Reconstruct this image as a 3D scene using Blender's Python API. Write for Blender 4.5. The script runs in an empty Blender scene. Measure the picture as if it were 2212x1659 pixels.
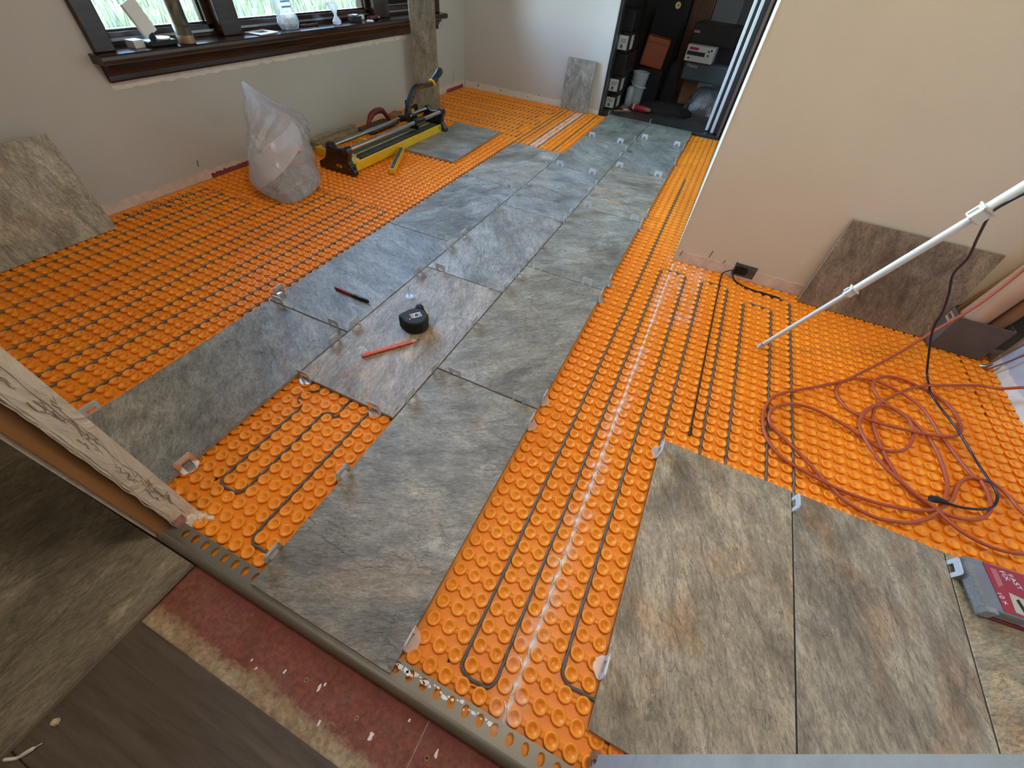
import bpy, math, random
from math import sin, cos, pi, radians, hypot
from mathutils import Vector, Matrix, noise

S = bpy.context.scene
COL = S.collection
random.seed(7)

# ------------------------------------------------------------------ camera
cam_d = bpy.data.cameras.new('camera')
cam = bpy.data.objects.new('camera', cam_d)
COL.objects.link(cam)
yaw, pitch, roll = radians(-20.554), radians(-48.0015), radians(6.3877)
fw = Vector((sin(yaw) * cos(pitch), cos(yaw) * cos(pitch), sin(pitch)))
r0 = Vector((cos(yaw), -sin(yaw), 0))
u0 = r0.cross(fw)
rr = r0 * cos(roll) + u0 * sin(roll)
uu = -r0 * sin(roll) + u0 * cos(roll)
cam.matrix_world = Matrix(((rr.x, uu.x, -fw.x, 1.08114), (rr.y, uu.y, -fw.y, -0.45085), (rr.z, uu.z, -fw.z, 0.80809), (0, 0, 0, 1)))
cam_d.sensor_fit = 'HORIZONTAL'
cam_d.sensor_width = 36
cam_d.lens = 855.34 / 2212 * 36
cam_d.clip_start = 0.01
cam_d.clip_end = 200
S.camera = cam

# ------------------------------------------------------------------ world, sun, exposure
S.view_settings.view_transform = 'Standard'
S.view_settings.look = 'None'
S.view_settings.gamma = 1
S.view_settings.use_curve_mapping = False
S.view_settings.exposure = 0.15
W = bpy.data.worlds.new('world')
S.world = W
W.use_nodes = True
wn = W.node_tree
wn.nodes.clear()
sky = wn.nodes.new('ShaderNodeTexSky')
sky.sky_type = 'NISHITA'
sky.sun_disc = False
sky.sun_elevation = radians(48)
sky.sun_rotation = radians(90)
sky.air_density = 1.0
sky.dust_density = 1.2
sky.ozone_density = 1.0
bg = wn.nodes.new('ShaderNodeBackground')
bg.inputs['Strength'].default_value = 6.0
wo = wn.nodes.new('ShaderNodeOutputWorld')
wn.links.new(sky.outputs[0], bg.inputs[0])
wn.links.new(bg.outputs[0], wo.inputs[0])

def light(name, kind, loc, energy, color, size=None, size_y=None, rot=None, portal=False):
    l = bpy.data.lights.new(name, kind)
    l.energy = energy
    l.color = color
    if kind == 'AREA':
        l.shape = 'RECTANGLE'
        l.size = size
        l.size_y = size_y or size
        if portal:
            l.cycles.is_portal = True
    elif kind == 'POINT':
        l.shadow_soft_size = size
    elif kind == 'SUN':
        l.angle = size
    o = bpy.data.objects.new(name, l)
    COL.objects.link(o)
    o.location = loc
    if rot:
        o.rotation_euler = rot
    return o

light('sun', 'SUN', (0, 0, 8), 4.0, (1.0, 0.95, 0.86), radians(0.6), rot=(0, radians(40), 0))
for (ya, yb) in ((0.60, 1.03), (1.15, 2.03), (2.20, 2.59)):
    light('window_portal', 'AREA', (-1.075, (ya + yb) / 2, 1.12), 1, (1, 1, 1), 1.34, yb - ya, rot=(0, radians(-90), 0), portal=True)
light('room_lamp', 'POINT', (1.25, 0.15, 2.12), 26, (1.0, 0.84, 0.66), 0.10)
light('hall_fill', 'POINT', (0.45, -1.45, 2.12), 9.5, (1.0, 0.84, 0.66), 0.12)  # added fill that brightens the hallway, no known lamp there

# ------------------------------------------------------------------ materials
def sock(n, name, v):
    if name in n.inputs:
        n.inputs[name].default_value = v

def mat(name, col, rough=0.6, metal=0.0, var=0.0, vscale=20, bump=0.0, bscale=80, spec=0.5, alpha=None, trans=0.0, emit=None, coat=0.0, sss=0.0):
    m = bpy.data.materials.new(name)
    m.use_nodes = True
    nt = m.node_tree
    b = nt.nodes['Principled BSDF']
    b.inputs['Base Color'].default_value = (*col, 1)
    b.inputs['Roughness'].default_value = rough
    b.inputs['Metallic'].default_value = metal
    sock(b, 'Specular IOR Level', spec)
    sock(b, 'Coat Weight', coat)
    if sss:
        sock(b, 'Subsurface Weight', sss)
        sock(b, 'Subsurface Radius', (0.01, 0.006, 0.003))
    if trans:
        sock(b, 'Transmission Weight', trans)
    tc = nt.nodes.new('ShaderNodeTexCoord')
    if var:
        n = nt.nodes.new('ShaderNodeTexNoise')
        n.inputs['Scale'].default_value = vscale
        n.inputs['Detail'].default_value = 6
        nt.links.new(tc.outputs['Object'], n.inputs['Vector'])
        mr = nt.nodes.new('ShaderNodeMapRange')
        mr.inputs[1].default_value = 0.3
        mr.inputs[2].default_value = 0.7
        mr.inputs[3].default_value = 1 - var
        mr.inputs[4].default_value = 1 + var
        nt.links.new(n.outputs[0], mr.inputs[0])
        mx = nt.nodes.new('ShaderNodeVectorMath')
        mx.operation = 'SCALE'
        mx.inputs[0].default_value = col
        nt.links.new(mr.outputs[0], mx.inputs['Scale'])
        nt.links.new(mx.outputs[0], b.inputs['Base Color'])
    if bump:
        n2 = nt.nodes.new('ShaderNodeTexNoise')
        n2.inputs['Scale'].default_value = bscale
        n2.inputs['Detail'].default_value = 4
        nt.links.new(tc.outputs['Object'], n2.inputs['Vector'])
        bp = nt.nodes.new('ShaderNodeBump')
        bp.inputs['Strength'].default_value = bump
        bp.inputs['Distance'].default_value = 0.002
        nt.links.new(n2.outputs[0], bp.inputs['Height'])
        nt.links.new(bp.outputs[0], b.inputs['Normal'])
    return m

def film(name, col, opac, rough=0.25, gloss=0.2, crinkle=0.0, scale=40, transl=0.5, fres=0.8):
    """thin translucent plastic: part clear, part diffuse/translucent, part glossy"""
    m = bpy.data.materials.new(name)
    m.use_nodes = True
    nt = m.node_tree
    nt.nodes.clear()
    out = nt.nodes.new('ShaderNodeOutputMaterial')
    tr = nt.nodes.new('ShaderNodeBsdfTransparent')
    df = nt.nodes.new('ShaderNodeBsdfDiffuse')
    df.inputs[0].default_value = (*col, 1)
    tl = nt.nodes.new('ShaderNodeBsdfTranslucent')
    tl.inputs[0].default_value = (*col, 1)
    gl = nt.nodes.new('ShaderNodeBsdfGlossy')
    gl.inputs['Roughness'].default_value = rough
    a = nt.nodes.new('ShaderNodeMixShader'); a.inputs[0].default_value = transl
    b = nt.nodes.new('ShaderNodeMixShader'); b.inputs[0].default_value = opac
    c = nt.nodes.new('ShaderNodeMixShader')
    fr = nt.nodes.new('ShaderNodeFresnel'); fr.inputs[0].default_value = 1.45
    ad = nt.nodes.new('ShaderNodeMath'); ad.operation = 'MULTIPLY_ADD'
    ad.inputs[1].default_value = fres; ad.inputs[2].default_value = gloss * 0.3
    nt.links.new(fr.outputs[0], ad.inputs[0])
    nt.links.new(ad.outputs[0], c.inputs[0])
    nt.links.new(df.outputs[0], a.inputs[1]); nt.links.new(tl.outputs[0], a.inputs[2])
    nt.links.new(tr.outputs[0], b.inputs[1]); nt.links.new(a.outputs[0], b.inputs[2])
    nt.links.new(b.outputs[0], c.inputs[1]); nt.links.new(gl.outputs[0], c.inputs[2])
    nt.links.new(c.outputs[0], out.inputs[0])
    if crinkle:
        tc = nt.nodes.new('ShaderNodeTexCoord')
        n = nt.nodes.new('ShaderNodeTexNoise'); n.inputs['Scale'].default_value = scale
        n.inputs['Detail'].default_value = 5; n.inputs['Distortion'].default_value = 1.5
        nt.links.new(tc.outputs['Object'], n.inputs['Vector'])
        bp = nt.nodes.new('ShaderNodeBump'); bp.inputs['Strength'].default_value = crinkle; bp.inputs['Distance'].default_value = 0.01
        nt.links.new(n.outputs[0], bp.inputs['Height'])
        for s in (df, tl, gl, fr):
            nt.links.new(bp.outputs[0], s.inputs['Normal'])
    return m

def ramp(nt, stops):
    r = nt.nodes.new('ShaderNodeValToRGB')
    e = r.color_ramp.elements
    while len(e) < len(stops):
        e.new(0.5)
    for el, (p, c) in zip(e, stops):
        el.position = p
        el.color = (*c, 1) if len(c) == 3 else c
    return r

def math_node(nt, op, a=None, b=None, clamp=False):
    n = nt.nodes.new('ShaderNodeMath'); n.operation = op; n.use_clamp = clamp
    for i, v in enumerate((a, b)):
        if v is None: continue
        if isinstance(v, (int, float)): n.inputs[i].default_value = v
        else: nt.links.new(v, n.inputs[i])
    return n.outputs[0]

def mixcol(nt, fac, a, b, mode='MIX'):
    n = nt.nodes.new('ShaderNodeMix'); n.data_type = 'RGBA'; n.blend_type = mode
    for i, v in ((0, fac), (6, a), (7, b)):
        if isinstance(v, (int, float)): n.inputs[i].default_value = v
        elif isinstance(v, tuple): n.inputs[i].default_value = (*v, 1)
        else: nt.links.new(v, n.inputs[i])
    return n.outputs[2]

def slate_material():
    m = bpy.data.materials.new('slate_tile')
    m.use_nodes = True
    nt = m.node_tree
    b = nt.nodes['Principled BSDF']
    L = nt.links.new
    tc = nt.nodes.new('ShaderNodeTexCoord')
    oi = nt.nodes.new('ShaderNodeObjectInfo')
    ang = math_node(nt, 'MULTIPLY', oi.outputs['Random'], 3.14159)
    rot = nt.nodes.new('ShaderNodeVectorRotate'); rot.rotation_type = 'Z_AXIS'
    L(tc.outputs['Object'], rot.inputs['Vector']); L(ang, rot.inputs['Angle'])
    w = math_node(nt, 'MULTIPLY', oi.outputs['Random'], 83.0)
    def nz(scale, sx, sy, detail, rough, dist, off):
        mp = nt.nodes.new('ShaderNodeMapping'); mp.inputs['Scale'].default_value = (sx, sy, 1)
        mp.inputs['Location'].default_value = (off, off * 2, 0)
        L(rot.outputs[0], mp.inputs[0])
        n = nt.nodes.new('ShaderNodeTexNoise'); n.noise_dimensions = '4D'
        n.inputs['Scale'].default_value = scale; n.inputs['Detail'].default_value = detail
        n.inputs['Roughness'].default_value = rough; n.inputs['Distortion'].default_value = dist
        L(mp.outputs[0], n.inputs['Vector']); L(w, n.inputs['W'])
        return n.outputs[0]
    big = nz(4.0, 1, 2.0, 7, 0.62, 1.2, 0)
    streak = nz(14, 1, 3.2, 8, 0.72, 0.9, 3)
    fine = nz(70, 1, 3.4, 6, 0.82, 0.5, 7)
    pat = nz(3.0, 1, 1.3, 5, 0.55, 1.8, 12)
    cr1 = nz(3.6, 1, 1.8, 7, 0.60, 0.8, 21)
    r1 = ramp(nt, [(0.30, (0.175, 0.158, 0.130)), (0.44, (0.275, 0.255, 0.215)), (0.56, (0.345, 0.322, 0.275)), (0.72, (0.46, 0.435, 0.385))])
    L(big, r1.inputs[0])
    r2 = ramp(nt, [(0.32, (0.60, 0.59, 0.57)), (0.5, (1.0, 1.0, 1.0)), (0.70, (1.38, 1.39, 1.40))])
    L(streak, r2.inputs[0])
    c = mixcol(nt, 1.0, r1.outputs[0], r2.outputs[0], 'MULTIPLY')
    r3 = ramp(nt, [(0.34, (0.42, 0.41, 0.39)), (0.50, (1.0, 1.0, 1.0)), (0.66, (1.55, 1.55, 1.55))])
    L(fine, r3.inputs[0])
    c = mixcol(nt, 0.9, c, r3.outputs[0], 'MULTIPLY')
    micro = nz(150, 1, 4.5, 4, 0.8, 0.4, 31)
    rm = ramp(nt, [(0.36, (0.45, 0.43, 0.40)), (0.46, (1.0, 1.0, 1.0)), (0.62, (1.0, 1.0, 1.0)), (0.72, (1.35, 1.35, 1.35))])
    L(micro, rm.inputs[0])
    c = mixcol(nt, 0.9, c, rm.outputs[0], 'MULTIPLY')
    blot = nz(2.2, 1, 1.4, 6, 0.65, 2.2, 41)
    rb2 = ramp(nt, [(0.36, (0.64, 0.63, 0.62)), (0.50, (1.0, 1.0, 1.0)), (0.58, (1.0, 1.0, 1.0)), (0.66, (1.38, 1.36, 1.32))])
    L(blot, rb2.inputs[0])
    c = mixcol(nt, 1.0, c, rb2.outputs[0], 'MULTIPLY')
    # rusty and ochre patches; how strong comes from the tile's own alpha
    r4 = ramp(nt, [(0.52, (0, 0, 0)), (0.66, (1, 1, 1))])
    L(pat, r4.inputs[0])
    amt = math_node(nt, 'MULTIPLY', r4.outputs[0], oi.outputs['Alpha'])
    c = mixcol(nt, amt, c, mixcol(nt, 1.0, c, (1.25, 0.92, 0.66), 'MULTIPLY'))
    # ridge cracks
    d = math_node(nt, 'ABSOLUTE', math_node(nt, 'SUBTRACT', cr1, 0.5))
    r5 = ramp(nt, [(0.0, (0.52, 0.50, 0.47)), (0.006, (1, 1, 1))])
    L(d, r5.inputs[0])
    gate = ramp(nt, [(0.44, (0, 0, 0)), (0.52, (1, 1, 1))]); L(streak, gate.inputs[0])
    c = mixcol(nt, gate.outputs[0], c, mixcol(nt, 1.0, c, r5.outputs[0], 'MULTIPLY'))
    c = mixcol(nt, 1.0, c, oi.outputs['Color'], 'MULTIPLY')
    L(c, b.inputs['Base Color'])
    rg = ramp(nt, [(0.3, (0.28, 0.28, 0.28)), (0.7, (0.44, 0.44, 0.44))]); L(streak, rg.inputs[0])
    L(rg.outputs[0], b.inputs['Roughness'])
    sock(b, 'Specular IOR Level', 0.60)
    h1 = nt.nodes.new('ShaderNodeBump'); h1.inputs['Strength'].default_value = 0.75; h1.inputs['Distance'].default_value = 0.0045
    L(streak, h1.inputs['Height'])
    h2 = nt.nodes.new('ShaderNodeBump'); h2.inputs['Strength'].default_value = 0.55; h2.inputs['Distance'].default_value = 0.0012
    L(fine, h2.inputs['Height']); L(h1.outputs[0], h2.inputs['Normal'])
    h3 = nt.nodes.new('ShaderNodeBump'); h3.inputs['Strength'].default_value = 0.5; h3.inputs['Distance'].default_value = 0.002
    st = ramp(nt, [(0.488, (0, 0, 0)), (0.512, (1, 1, 1))]); L(cr1, st.inputs[0])
    L(st.outputs[0], h3.inputs['Height']); L(h2.outputs[0], h3.inputs['Normal'])
    L(h3.outputs[0], b.inputs['Normal'])
    return m

def orange_material():
    m = bpy.data.materials.new('orange_membrane')
    m.use_nodes = True
    nt = m.node_tree
    b = nt.nodes['Principled BSDF']
    L = nt.links.new
    g = nt.nodes.new('ShaderNodeNewGeometry')
    sp = nt.nodes.new('ShaderNodeSeparateXYZ'); L(g.outputs['Position'], sp.inputs[0])
    x, y = sp.outputs[0], sp.outputs[1]
    n = nt.nodes.new('ShaderNodeTexNoise'); n.inputs['Scale'].default_value = 34; n.inputs['Detail'].default_value = 5
    n.inputs['Roughness'].default_value = 0.7
    L(g.outputs['Position'], n.inputs['Vector'])
    nb = nt.nodes.new('ShaderNodeTexNoise'); nb.inputs['Scale'].default_value = 3; nb.inputs['Detail'].default_value = 3
    L(g.outputs['Position'], nb.inputs['Vector'])
    # smeared thinset: along the seam at x=1.117, the seam at x=.10 beyond y=2.05, and spots by the wall corner
    def band(cx, half, soft, xx):
        dd = math_node(nt, 'ABSOLUTE', math_node(nt, 'SUBTRACT', xx, cx))
        return math_node(nt, 'SUBTRACT', 1.0, math_node(nt, 'DIVIDE', math_node(nt, 'SUBTRACT', dd, half, ), soft), clamp=True)
    s1 = math_node(nt, 'MULTIPLY', band(1.117, 0.008, 0.028, x), math_node(nt, 'SUBTRACT', 1.0, math_node(nt, 'MULTIPLY', math_node(nt, 'SUBTRACT', y, 1.1), 8.0), clamp=True))
    s2 = math_node(nt, 'MULTIPLY', band(0.103, 0.034, 0.012, x), band(2.50, 0.42, 0.06, y))
    s3 = math_node(nt, 'MULTIPLY', band(1.17, 0.05, 0.05, x), band(0.98, 0.16, 0.10, y))
    th = ramp(nt, [(0.46, (0, 0, 0)), (0.60, (1, 1, 1))]); L(n.outputs[0], th.inputs[0])
    th2 = ramp(nt, [(0.36, (0, 0, 0)), (0.52, (1, 1, 1))]); L(n.outputs[0], th2.inputs[0])
    m1 = math_node(nt, 'MULTIPLY', math_node(nt, 'MULTIPLY', s1, th.outputs[0]), 0.36)
    m2 = math_node(nt, 'MULTIPLY', math_node(nt, 'MULTIPLY', s2, th2.outputs[0]), 0.60)
    m3 = math_node(nt, 'MULTIPLY', math_node(nt, 'MULTIPLY', s3, th.outputs[0]), 0.45)
    mk = math_node(nt, 'MAXIMUM', math_node(nt, 'MAXIMUM', m1, m2), m3)
    oc = ramp(nt, [(0.3, (0.93, 0.285, 0.012)), (0.7, (1.0, 0.340, 0.018))]); L(nb.outputs[0], oc.inputs[0])
    c = mixcol(nt, mk, oc.outputs[0], (0.85, 0.72, 0.66))
    L(c, b.inputs['Base Color'])
    b.inputs['Roughness'].default_value = 0.42
    sock(b, 'Specular IOR Level', 0.45)
    sock(b, 'Subsurface Weight', 0.0)
    return m

def wood_material(name, c1, c2, scale=(1, 14, 14), rough=0.5, nscale=3.0, bump=0.2):
    m = bpy.data.materials.new(name)
    m.use_nodes = True
    nt = m.node_tree
    b = nt.nodes['Principled BSDF']
    L = nt.links.new
    tc = nt.nodes.new('ShaderNodeTexCoord')
    mp = nt.nodes.new('ShaderNodeMapping'); mp.inputs['Scale'].default_value = scale
    L(tc.outputs['Object'], mp.inputs[0])
    n = nt.nodes.new('ShaderNodeTexNoise'); n.inputs['Scale'].default_value = nscale; n.inputs['Detail'].default_value = 9
    n.inputs['Roughness'].default_value = 0.65; n.inputs['Distortion'].default_value = 0.7
    L(mp.outputs[0], n.inputs['Vector'])
    r = ramp(nt, [(0.3, c1), (0.7, c2)]); L(n.outputs[0], r.inputs[0])
    L(r.outputs[0], b.inputs['Base Color'])
    b.inputs['Roughness'].default_value = rough
    bp = nt.nodes.new('ShaderNodeBump'); bp.inputs['Strength'].default_value = bump; bp.inputs['Distance'].default_value = 0.002
    L(n.outputs[0], bp.inputs['Height']); L(bp.outputs[0], b.inputs['Normal'])
    return m

def multi_material(name, stops, scale, rough=0.7, dist=1.0, detail=8, stretch=(1, 1, 1), bump=0.3, dist_m=0.002):
    m = bpy.data.materials.new(name)
    m.use_nodes = True
    nt = m.node_tree
    b = nt.nodes['Principled BSDF']
    L = nt.links.new
    tc = nt.nodes.new('ShaderNodeTexCoord')
    mp = nt.nodes.new('ShaderNodeMapping'); mp.inputs['Scale'].default_value = stretch
    L(tc.outputs['Object'], mp.inputs[0])
    n = nt.nodes.new('ShaderNodeTexNoise'); n.inputs['Scale'].default_value = scale; n.inputs['Detail'].default_value = detail
    n.inputs['Distortion'].default_value = dist
    L(mp.outputs[0], n.inputs['Vector'])
    r = ramp(nt, stops); L(n.outputs[0], r.inputs[0]); L(r.outputs[0], b.inputs['Base Color'])
    b.inputs['Roughness'].default_value = rough
    bp = nt.nodes.new('ShaderNodeBump'); bp.inputs['Strength'].default_value = bump; bp.inputs['Distance'].default_value = dist_m
    L(n.outputs[0], bp.inputs['Height']); L(bp.outputs[0], b.inputs['Normal'])
    return m

def red_floor_material():
    # red primer brushed over bare tan board; the primer ends in a fibrous edge at y = -.54
    m = bpy.data.materials.new('red_primed_subfloor')
    m.use_nodes = True
    nt = m.node_tree
    b = nt.nodes['Principled BSDF']
    L = nt.links.new
    g = nt.nodes.new('ShaderNodeNewGeometry')
    sp = nt.nodes.new('ShaderNodeSeparateXYZ'); L(g.outputs['Position'], sp.inputs[0])
    def nz(scale, detail, rough, dist=0.0):
        n = nt.nodes.new('ShaderNodeTexNoise'); n.inputs['Scale'].default_value = scale; n.inputs['Detail'].default_value = detail
        n.inputs['Roughness'].default_value = rough; n.inputs['Distortion'].default_value = dist
        L(g.outputs['Position'], n.inputs['Vector']); return n.outputs[0]
    n1 = nz(22, 8, 0.75, 0.6); n2 = nz(7, 5, 0.6, 0.8); n3 = nz(130, 4, 0.7)
    edge = math_node(nt, 'ADD', sp.outputs[1], math_node(nt, 'MULTIPLY', math_node(nt, 'SUBTRACT', n1, 0.5), 0.085))
    mr = nt.nodes.new('ShaderNodeMapRange'); mr.inputs[1].default_value = -0.545; mr.inputs[2].default_value = -0.532
    L(edge, mr.inputs[0])
    red = ramp(nt, [(0.30, (0.150, 0.046, 0.026)), (0.50, (0.245, 0.075, 0.046)), (0.66, (0.225, 0.088, 0.058)), (0.78, (0.36, 0.17, 0.14))]); L(n2, red.inputs[0])
    tn = ramp(nt, [(0.35, (0.27, 0.17, 0.09)), (0.6, (0.44, 0.33, 0.21))]); L(n1, tn.inputs[0])
    c = mixcol(nt, mr.outputs[0], tn.outputs[0], red.outputs[0])
    fr = ramp(nt, [(0.36, (0.72, 0.72, 0.72)), (0.62, (1.22, 1.22, 1.22))]); L(n3, fr.inputs[0])
    c = mixcol(nt, 1.0, c, fr.outputs[0], 'MULTIPLY')
    # magenta wash in the strip against the metal edge
    mw = nt.nodes.new('ShaderNodeMapRange'); mw.inputs[1].default_value = -0.485; mw.inputs[2].default_value = -0.462
    L(edge, mw.inputs[0])
    c = mixcol(nt, math_node(nt, 'MULTIPLY', mw.outputs[0], 0.6), c, (0.19, 0.045, 0.045))
    L(c, b.inputs['Base Color'])
    b.inputs['Roughness'].default_value = 0.75
    bp = nt.nodes.new('ShaderNodeBump'); bp.inputs['Strength'].default_value = 0.3; bp.inputs['Distance'].default_value = 0.001
    L(n3, bp.inputs['Height']); L(bp.outputs[0], b.inputs['Normal'])
    return m

def pane_material():
    m = bpy.data.materials.new('window_glass')
    m.use_nodes = True
    nt = m.node_tree
    nt.nodes.clear()
    out = nt.nodes.new('ShaderNodeOutputMaterial')
    tr = nt.nodes.new('ShaderNodeBsdfTransparent'); tr.inputs[0].default_value = (0.95, 0.98, 0.96, 1)
    gl = nt.nodes.new('ShaderNodeBsdfGlossy'); gl.inputs['Roughness'].default_value = 0.02
    fr = nt.nodes.new('ShaderNodeFresnel'); fr.inputs[0].default_value = 1.3
    mx = nt.nodes.new('ShaderNodeMixShader')
    nt.links.new(fr.outputs[0], mx.inputs[0]); nt.links.new(tr.outputs[0], mx.inputs[1]); nt.links.new(gl.outputs[0], mx.inputs[2])
    nt.links.new(mx.outputs[0], out.inputs[0])
    return m

M = {}
M['slate'] = slate_material()
M['orange'] = orange_material()
M['tile_edge'] = mat('tile_edge', (0.33, 0.25, 0.18), 0.8, var=0.15, vscale=60)
M['wall'] = mat('wall_paint', (0.515, 0.50, 0.465), 0.85, var=0.03, vscale=3, bump=0.25, bscale=220)
M['wall_back'] = mat('back_wall_paint', (0.55, 0.52, 0.49), 0.85, var=0.03, vscale=3, bump=0.2, bscale=220)
M['wall_warm'] = mat('partition_paint', (0.64, 0.585, 0.47), 0.85, var=0.03, vscale=3, bump=0.25, bscale=240)
M['plaster'] = mat('raw_plaster', (0.66, 0.54, 0.46), 0.9, var=0.12, vscale=30, bump=0.4, bscale=60)
M['spackle'] = mat('pale_primer_edge', (0.72, 0.66, 0.58), 0.9, var=0.08, vscale=30, bump=0.3)
M['magenta'] = mat('old_magenta_paint', (0.26, 0.04, 0.07), 0.7, var=0.3, vscale=50)
M['jamb_plaster'] = multi_material('cracked_joint_compound', [(0.0, (0.68, 0.59, 0.45)), (0.44, (0.78, 0.70, 0.55)), (0.60, (0.82, 0.74, 0.60)), (1.0, (0.72, 0.64, 0.50))], 22, 0.85, 2.8, 8, (1, 1, 0.5), 0.9, 0.006)
M['dark_crack'] = mat('crack_gap', (0.44, 0.36, 0.275), 0.95, var=0.3, vscale=90)
M['oak'] = wood_material('golden_stud_wood', (0.34, 0.15, 0.045), (0.50, 0.25, 0.09), (14, 14, 1), 0.5)
M['darkwood'] = wood_material('dark_stained_wood', (0.020, 0.009, 0.006), (0.050, 0.022, 0.014), (14, 1, 14), 0.20)
M['plank'] = wood_material('brown_vinyl_plank', (0.055, 0.040, 0.030), (0.135, 0.105, 0.080), (1.2, 16, 4), 0.55, 3.5, 0.35)
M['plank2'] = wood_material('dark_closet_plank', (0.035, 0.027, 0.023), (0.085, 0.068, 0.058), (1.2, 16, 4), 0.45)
M['redfloor'] = red_floor_material()
M['tanedge'] = multi_material('bare_subfloor_edge', [(0.3, (0.17, 0.10, 0.05)), (0.55, (0.34, 0.24, 0.14)), (0.7, (0.25, 0.12, 0.06))], 25, 0.9, 1.0)
M['subfloor'] = mat('subfloor_board', (0.25, 0.15, 0.08), 0.9)
M['bronze'] = mat('bronze_edge_metal', (0.24, 0.22, 0.185), 0.42, 0.5, var=0.06, vscale=12)
M['galv'] = multi_material('grey_thinset_on_metal', [(0.4, (0.16, 0.15, 0.13)), (0.6, (0.42, 0.41, 0.38))], 50, 0.7)
M['cable'] = mat('grey_heating_cable', (0.125, 0.105, 0.095), 0.5, var=0.15, vscale=90)
M['black'] = mat('black_plastic', (0.010, 0.010, 0.011), 0.42, spec=0.35)
M['blackgloss'] = mat('gloss_black_metal', (0.010, 0.011, 0.014), 0.16, 0.0, coat=0.6)
M['blackmatt'] = mat('matt_black_rubber', (0.018, 0.018, 0.018), 0.75)
M['greyrubber'] = mat('grey_rubber_pad', (0.055, 0.055, 0.053), 0.7, var=0.4, vscale=40, bump=0.2)
M['yellow'] = mat('yellow_enamel', (0.80, 0.47, 0.02), 0.38, var=0.06, vscale=10)
M['yellowpale'] = mat('faded_yellow_plastic', (0.62, 0.48, 0.12), 0.5, var=0.15, vscale=40)
M['chrome'] = mat('chromed_tube', (0.60, 0.60, 0.60), 0.22, 1.0)
M['steel'] = mat('grey_steel', (0.34, 0.34, 0.34), 0.35, 0.9)
M['white'] = mat('white_plastic', (0.66, 0.66, 0.63), 0.4)
M['offwhite'] = mat('warm_white_plastic', (0.62, 0.60, 0.53), 0.45, var=0.05)
M['paper'] = mat('white_paper', (0.80, 0.79, 0.78), 0.9)
M['label'] = mat('label_print_white', (0.55, 0.55, 0.53), 0.7)
M['ink'] = mat('black_ink', (0.01, 0.01, 0.012), 0.7)
M['clip'] = film('clear_clip_plastic', (0.95, 0.95, 0.97), 0.93, 0.3, 0.3, transl=0.5)
M['clipbase'] = film('milky_clip_base', (0.92, 0.83, 0.80), 0.50, 0.35, 0.2, transl=0.4)
M['bag'] = film('crinkled_bag_film', (0.98, 0.97, 1.0), 0.24, 0.12, 0.12, 0.9, 24, 0.55, 0.55)
M['bag2'] = film('clear_bag_film', (0.85, 0.90, 0.97), 0.35, 0.15, 0.5, 0.6, 60, 0.5)
M['bagw'] = film('white_bag_film', (0.90, 0.90, 0.92), 0.85, 0.2, 0.3, 0.5, 60, 0.5)
M['clearbox'] = film('clear_hard_plastic', (0.72, 0.74, 0.76), 0.22, 0.12, 0.6, transl=0.3)
M['red'] = mat('red_label_card', (0.33, 0.015, 0.03), 0.35)
M['redplastic'] = mat('dark_red_plastic', (0.20, 0.010, 0.012), 0.4)
M['redpaint'] = mat('worn_red_paint', (0.17, 0.020, 0.018), 0.4, var=0.2, vscale=40)
M['marker_red'] = mat('dark_red_marker_barrel', (0.23, 0.014, 0.018), 0.35)
M['pencil'] = mat('orange_red_pencil_paint', (0.72, 0.085, 0.035), 0.35, var=0.25, vscale=120)
M['pencilwood'] = mat('bare_pencil_wood', (0.62, 0.42, 0.24), 0.8)
M['redcord'] = mat('brick_red_cord', (0.42, 0.080, 0.028), 0.45)
M['card'] = mat('tan_cardboard', (0.48, 0.30, 0.19), 0.85, var=0.08, vscale=8)
M['cardb'] = mat('brown_cardboard', (0.30, 0.16, 0.075), 0.85, var=0.1, vscale=8)
M['greybox'] = mat('dark_grey_fibre_bin', (0.115, 0.095, 0.085), 0.8, var=0.15, vscale=25)
M['lavender'] = multi_material('scuffed_pale_paint', [(0.35, (0.42, 0.42, 0.47)), (0.6, (0.52, 0.52, 0.57)), (0.75, (0.64, 0.63, 0.68))], 9, 0.8, 0.6, 5)
M['drywall_grey'] = mat('grey_drywall_face', (0.38, 0.36, 0.345), 0.85, var=0.08, vscale=40, bump=0.5, bscale=90)
M['door_white'] = mat('white_sliding_door', (0.80, 0.80, 0.82), 0.4)
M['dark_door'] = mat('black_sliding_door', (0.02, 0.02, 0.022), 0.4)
M['ceiling'] = mat('ceiling_paint', (0.75, 0.74, 0.72), 0.9)
M['hallwall'] = mat('hall_wall_paint', (0.45, 0.40, 0.33), 0.9)
M['grass_ground'] = multi_material('meadow_ground', [(0.3, (0.012, 0.026, 0.006)), (0.5, (0.030, 0.048, 0.012)), (0.7, (0.058, 0.074, 0.028))], 2.2, 0.9, 1.0, 9, (1, 1, 1))
M['grass'] = mat('grass_blade', (0.022, 0.040, 0.010), 0.7, var=0.3, vscale=4)
M['grass_dry'] = mat('pale_grass_blade', (0.065, 0.078, 0.032), 0.7, var=0.3, vscale=4)
M['weed'] = mat('blue_green_weed', (0.012, 0.036, 0.020), 0.7, var=0.3, vscale=4)
M['pane'] = pane_material()
M['tan_tile'] = M['slate']
M['camo'] = multi_material('mottled_brown_can_print', [(0.34, (0.015, 0.02, 0.012)), (0.46, (0.09, 0.065, 0.035)), (0.58, (0.17, 0.125, 0.07)), (0.66, (0.02, 0.03, 0.02))], 22, 0.35, 1.2, 3, (1, 1, 0.6))
M['copper'] = mat('worn_brown_can_base', (0.36, 0.22, 0.13), 0.35, 0.3)
M['caseorange'] = mat('orange_tool_case', (0.26, 0.045, 0.008), 0.55)
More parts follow.
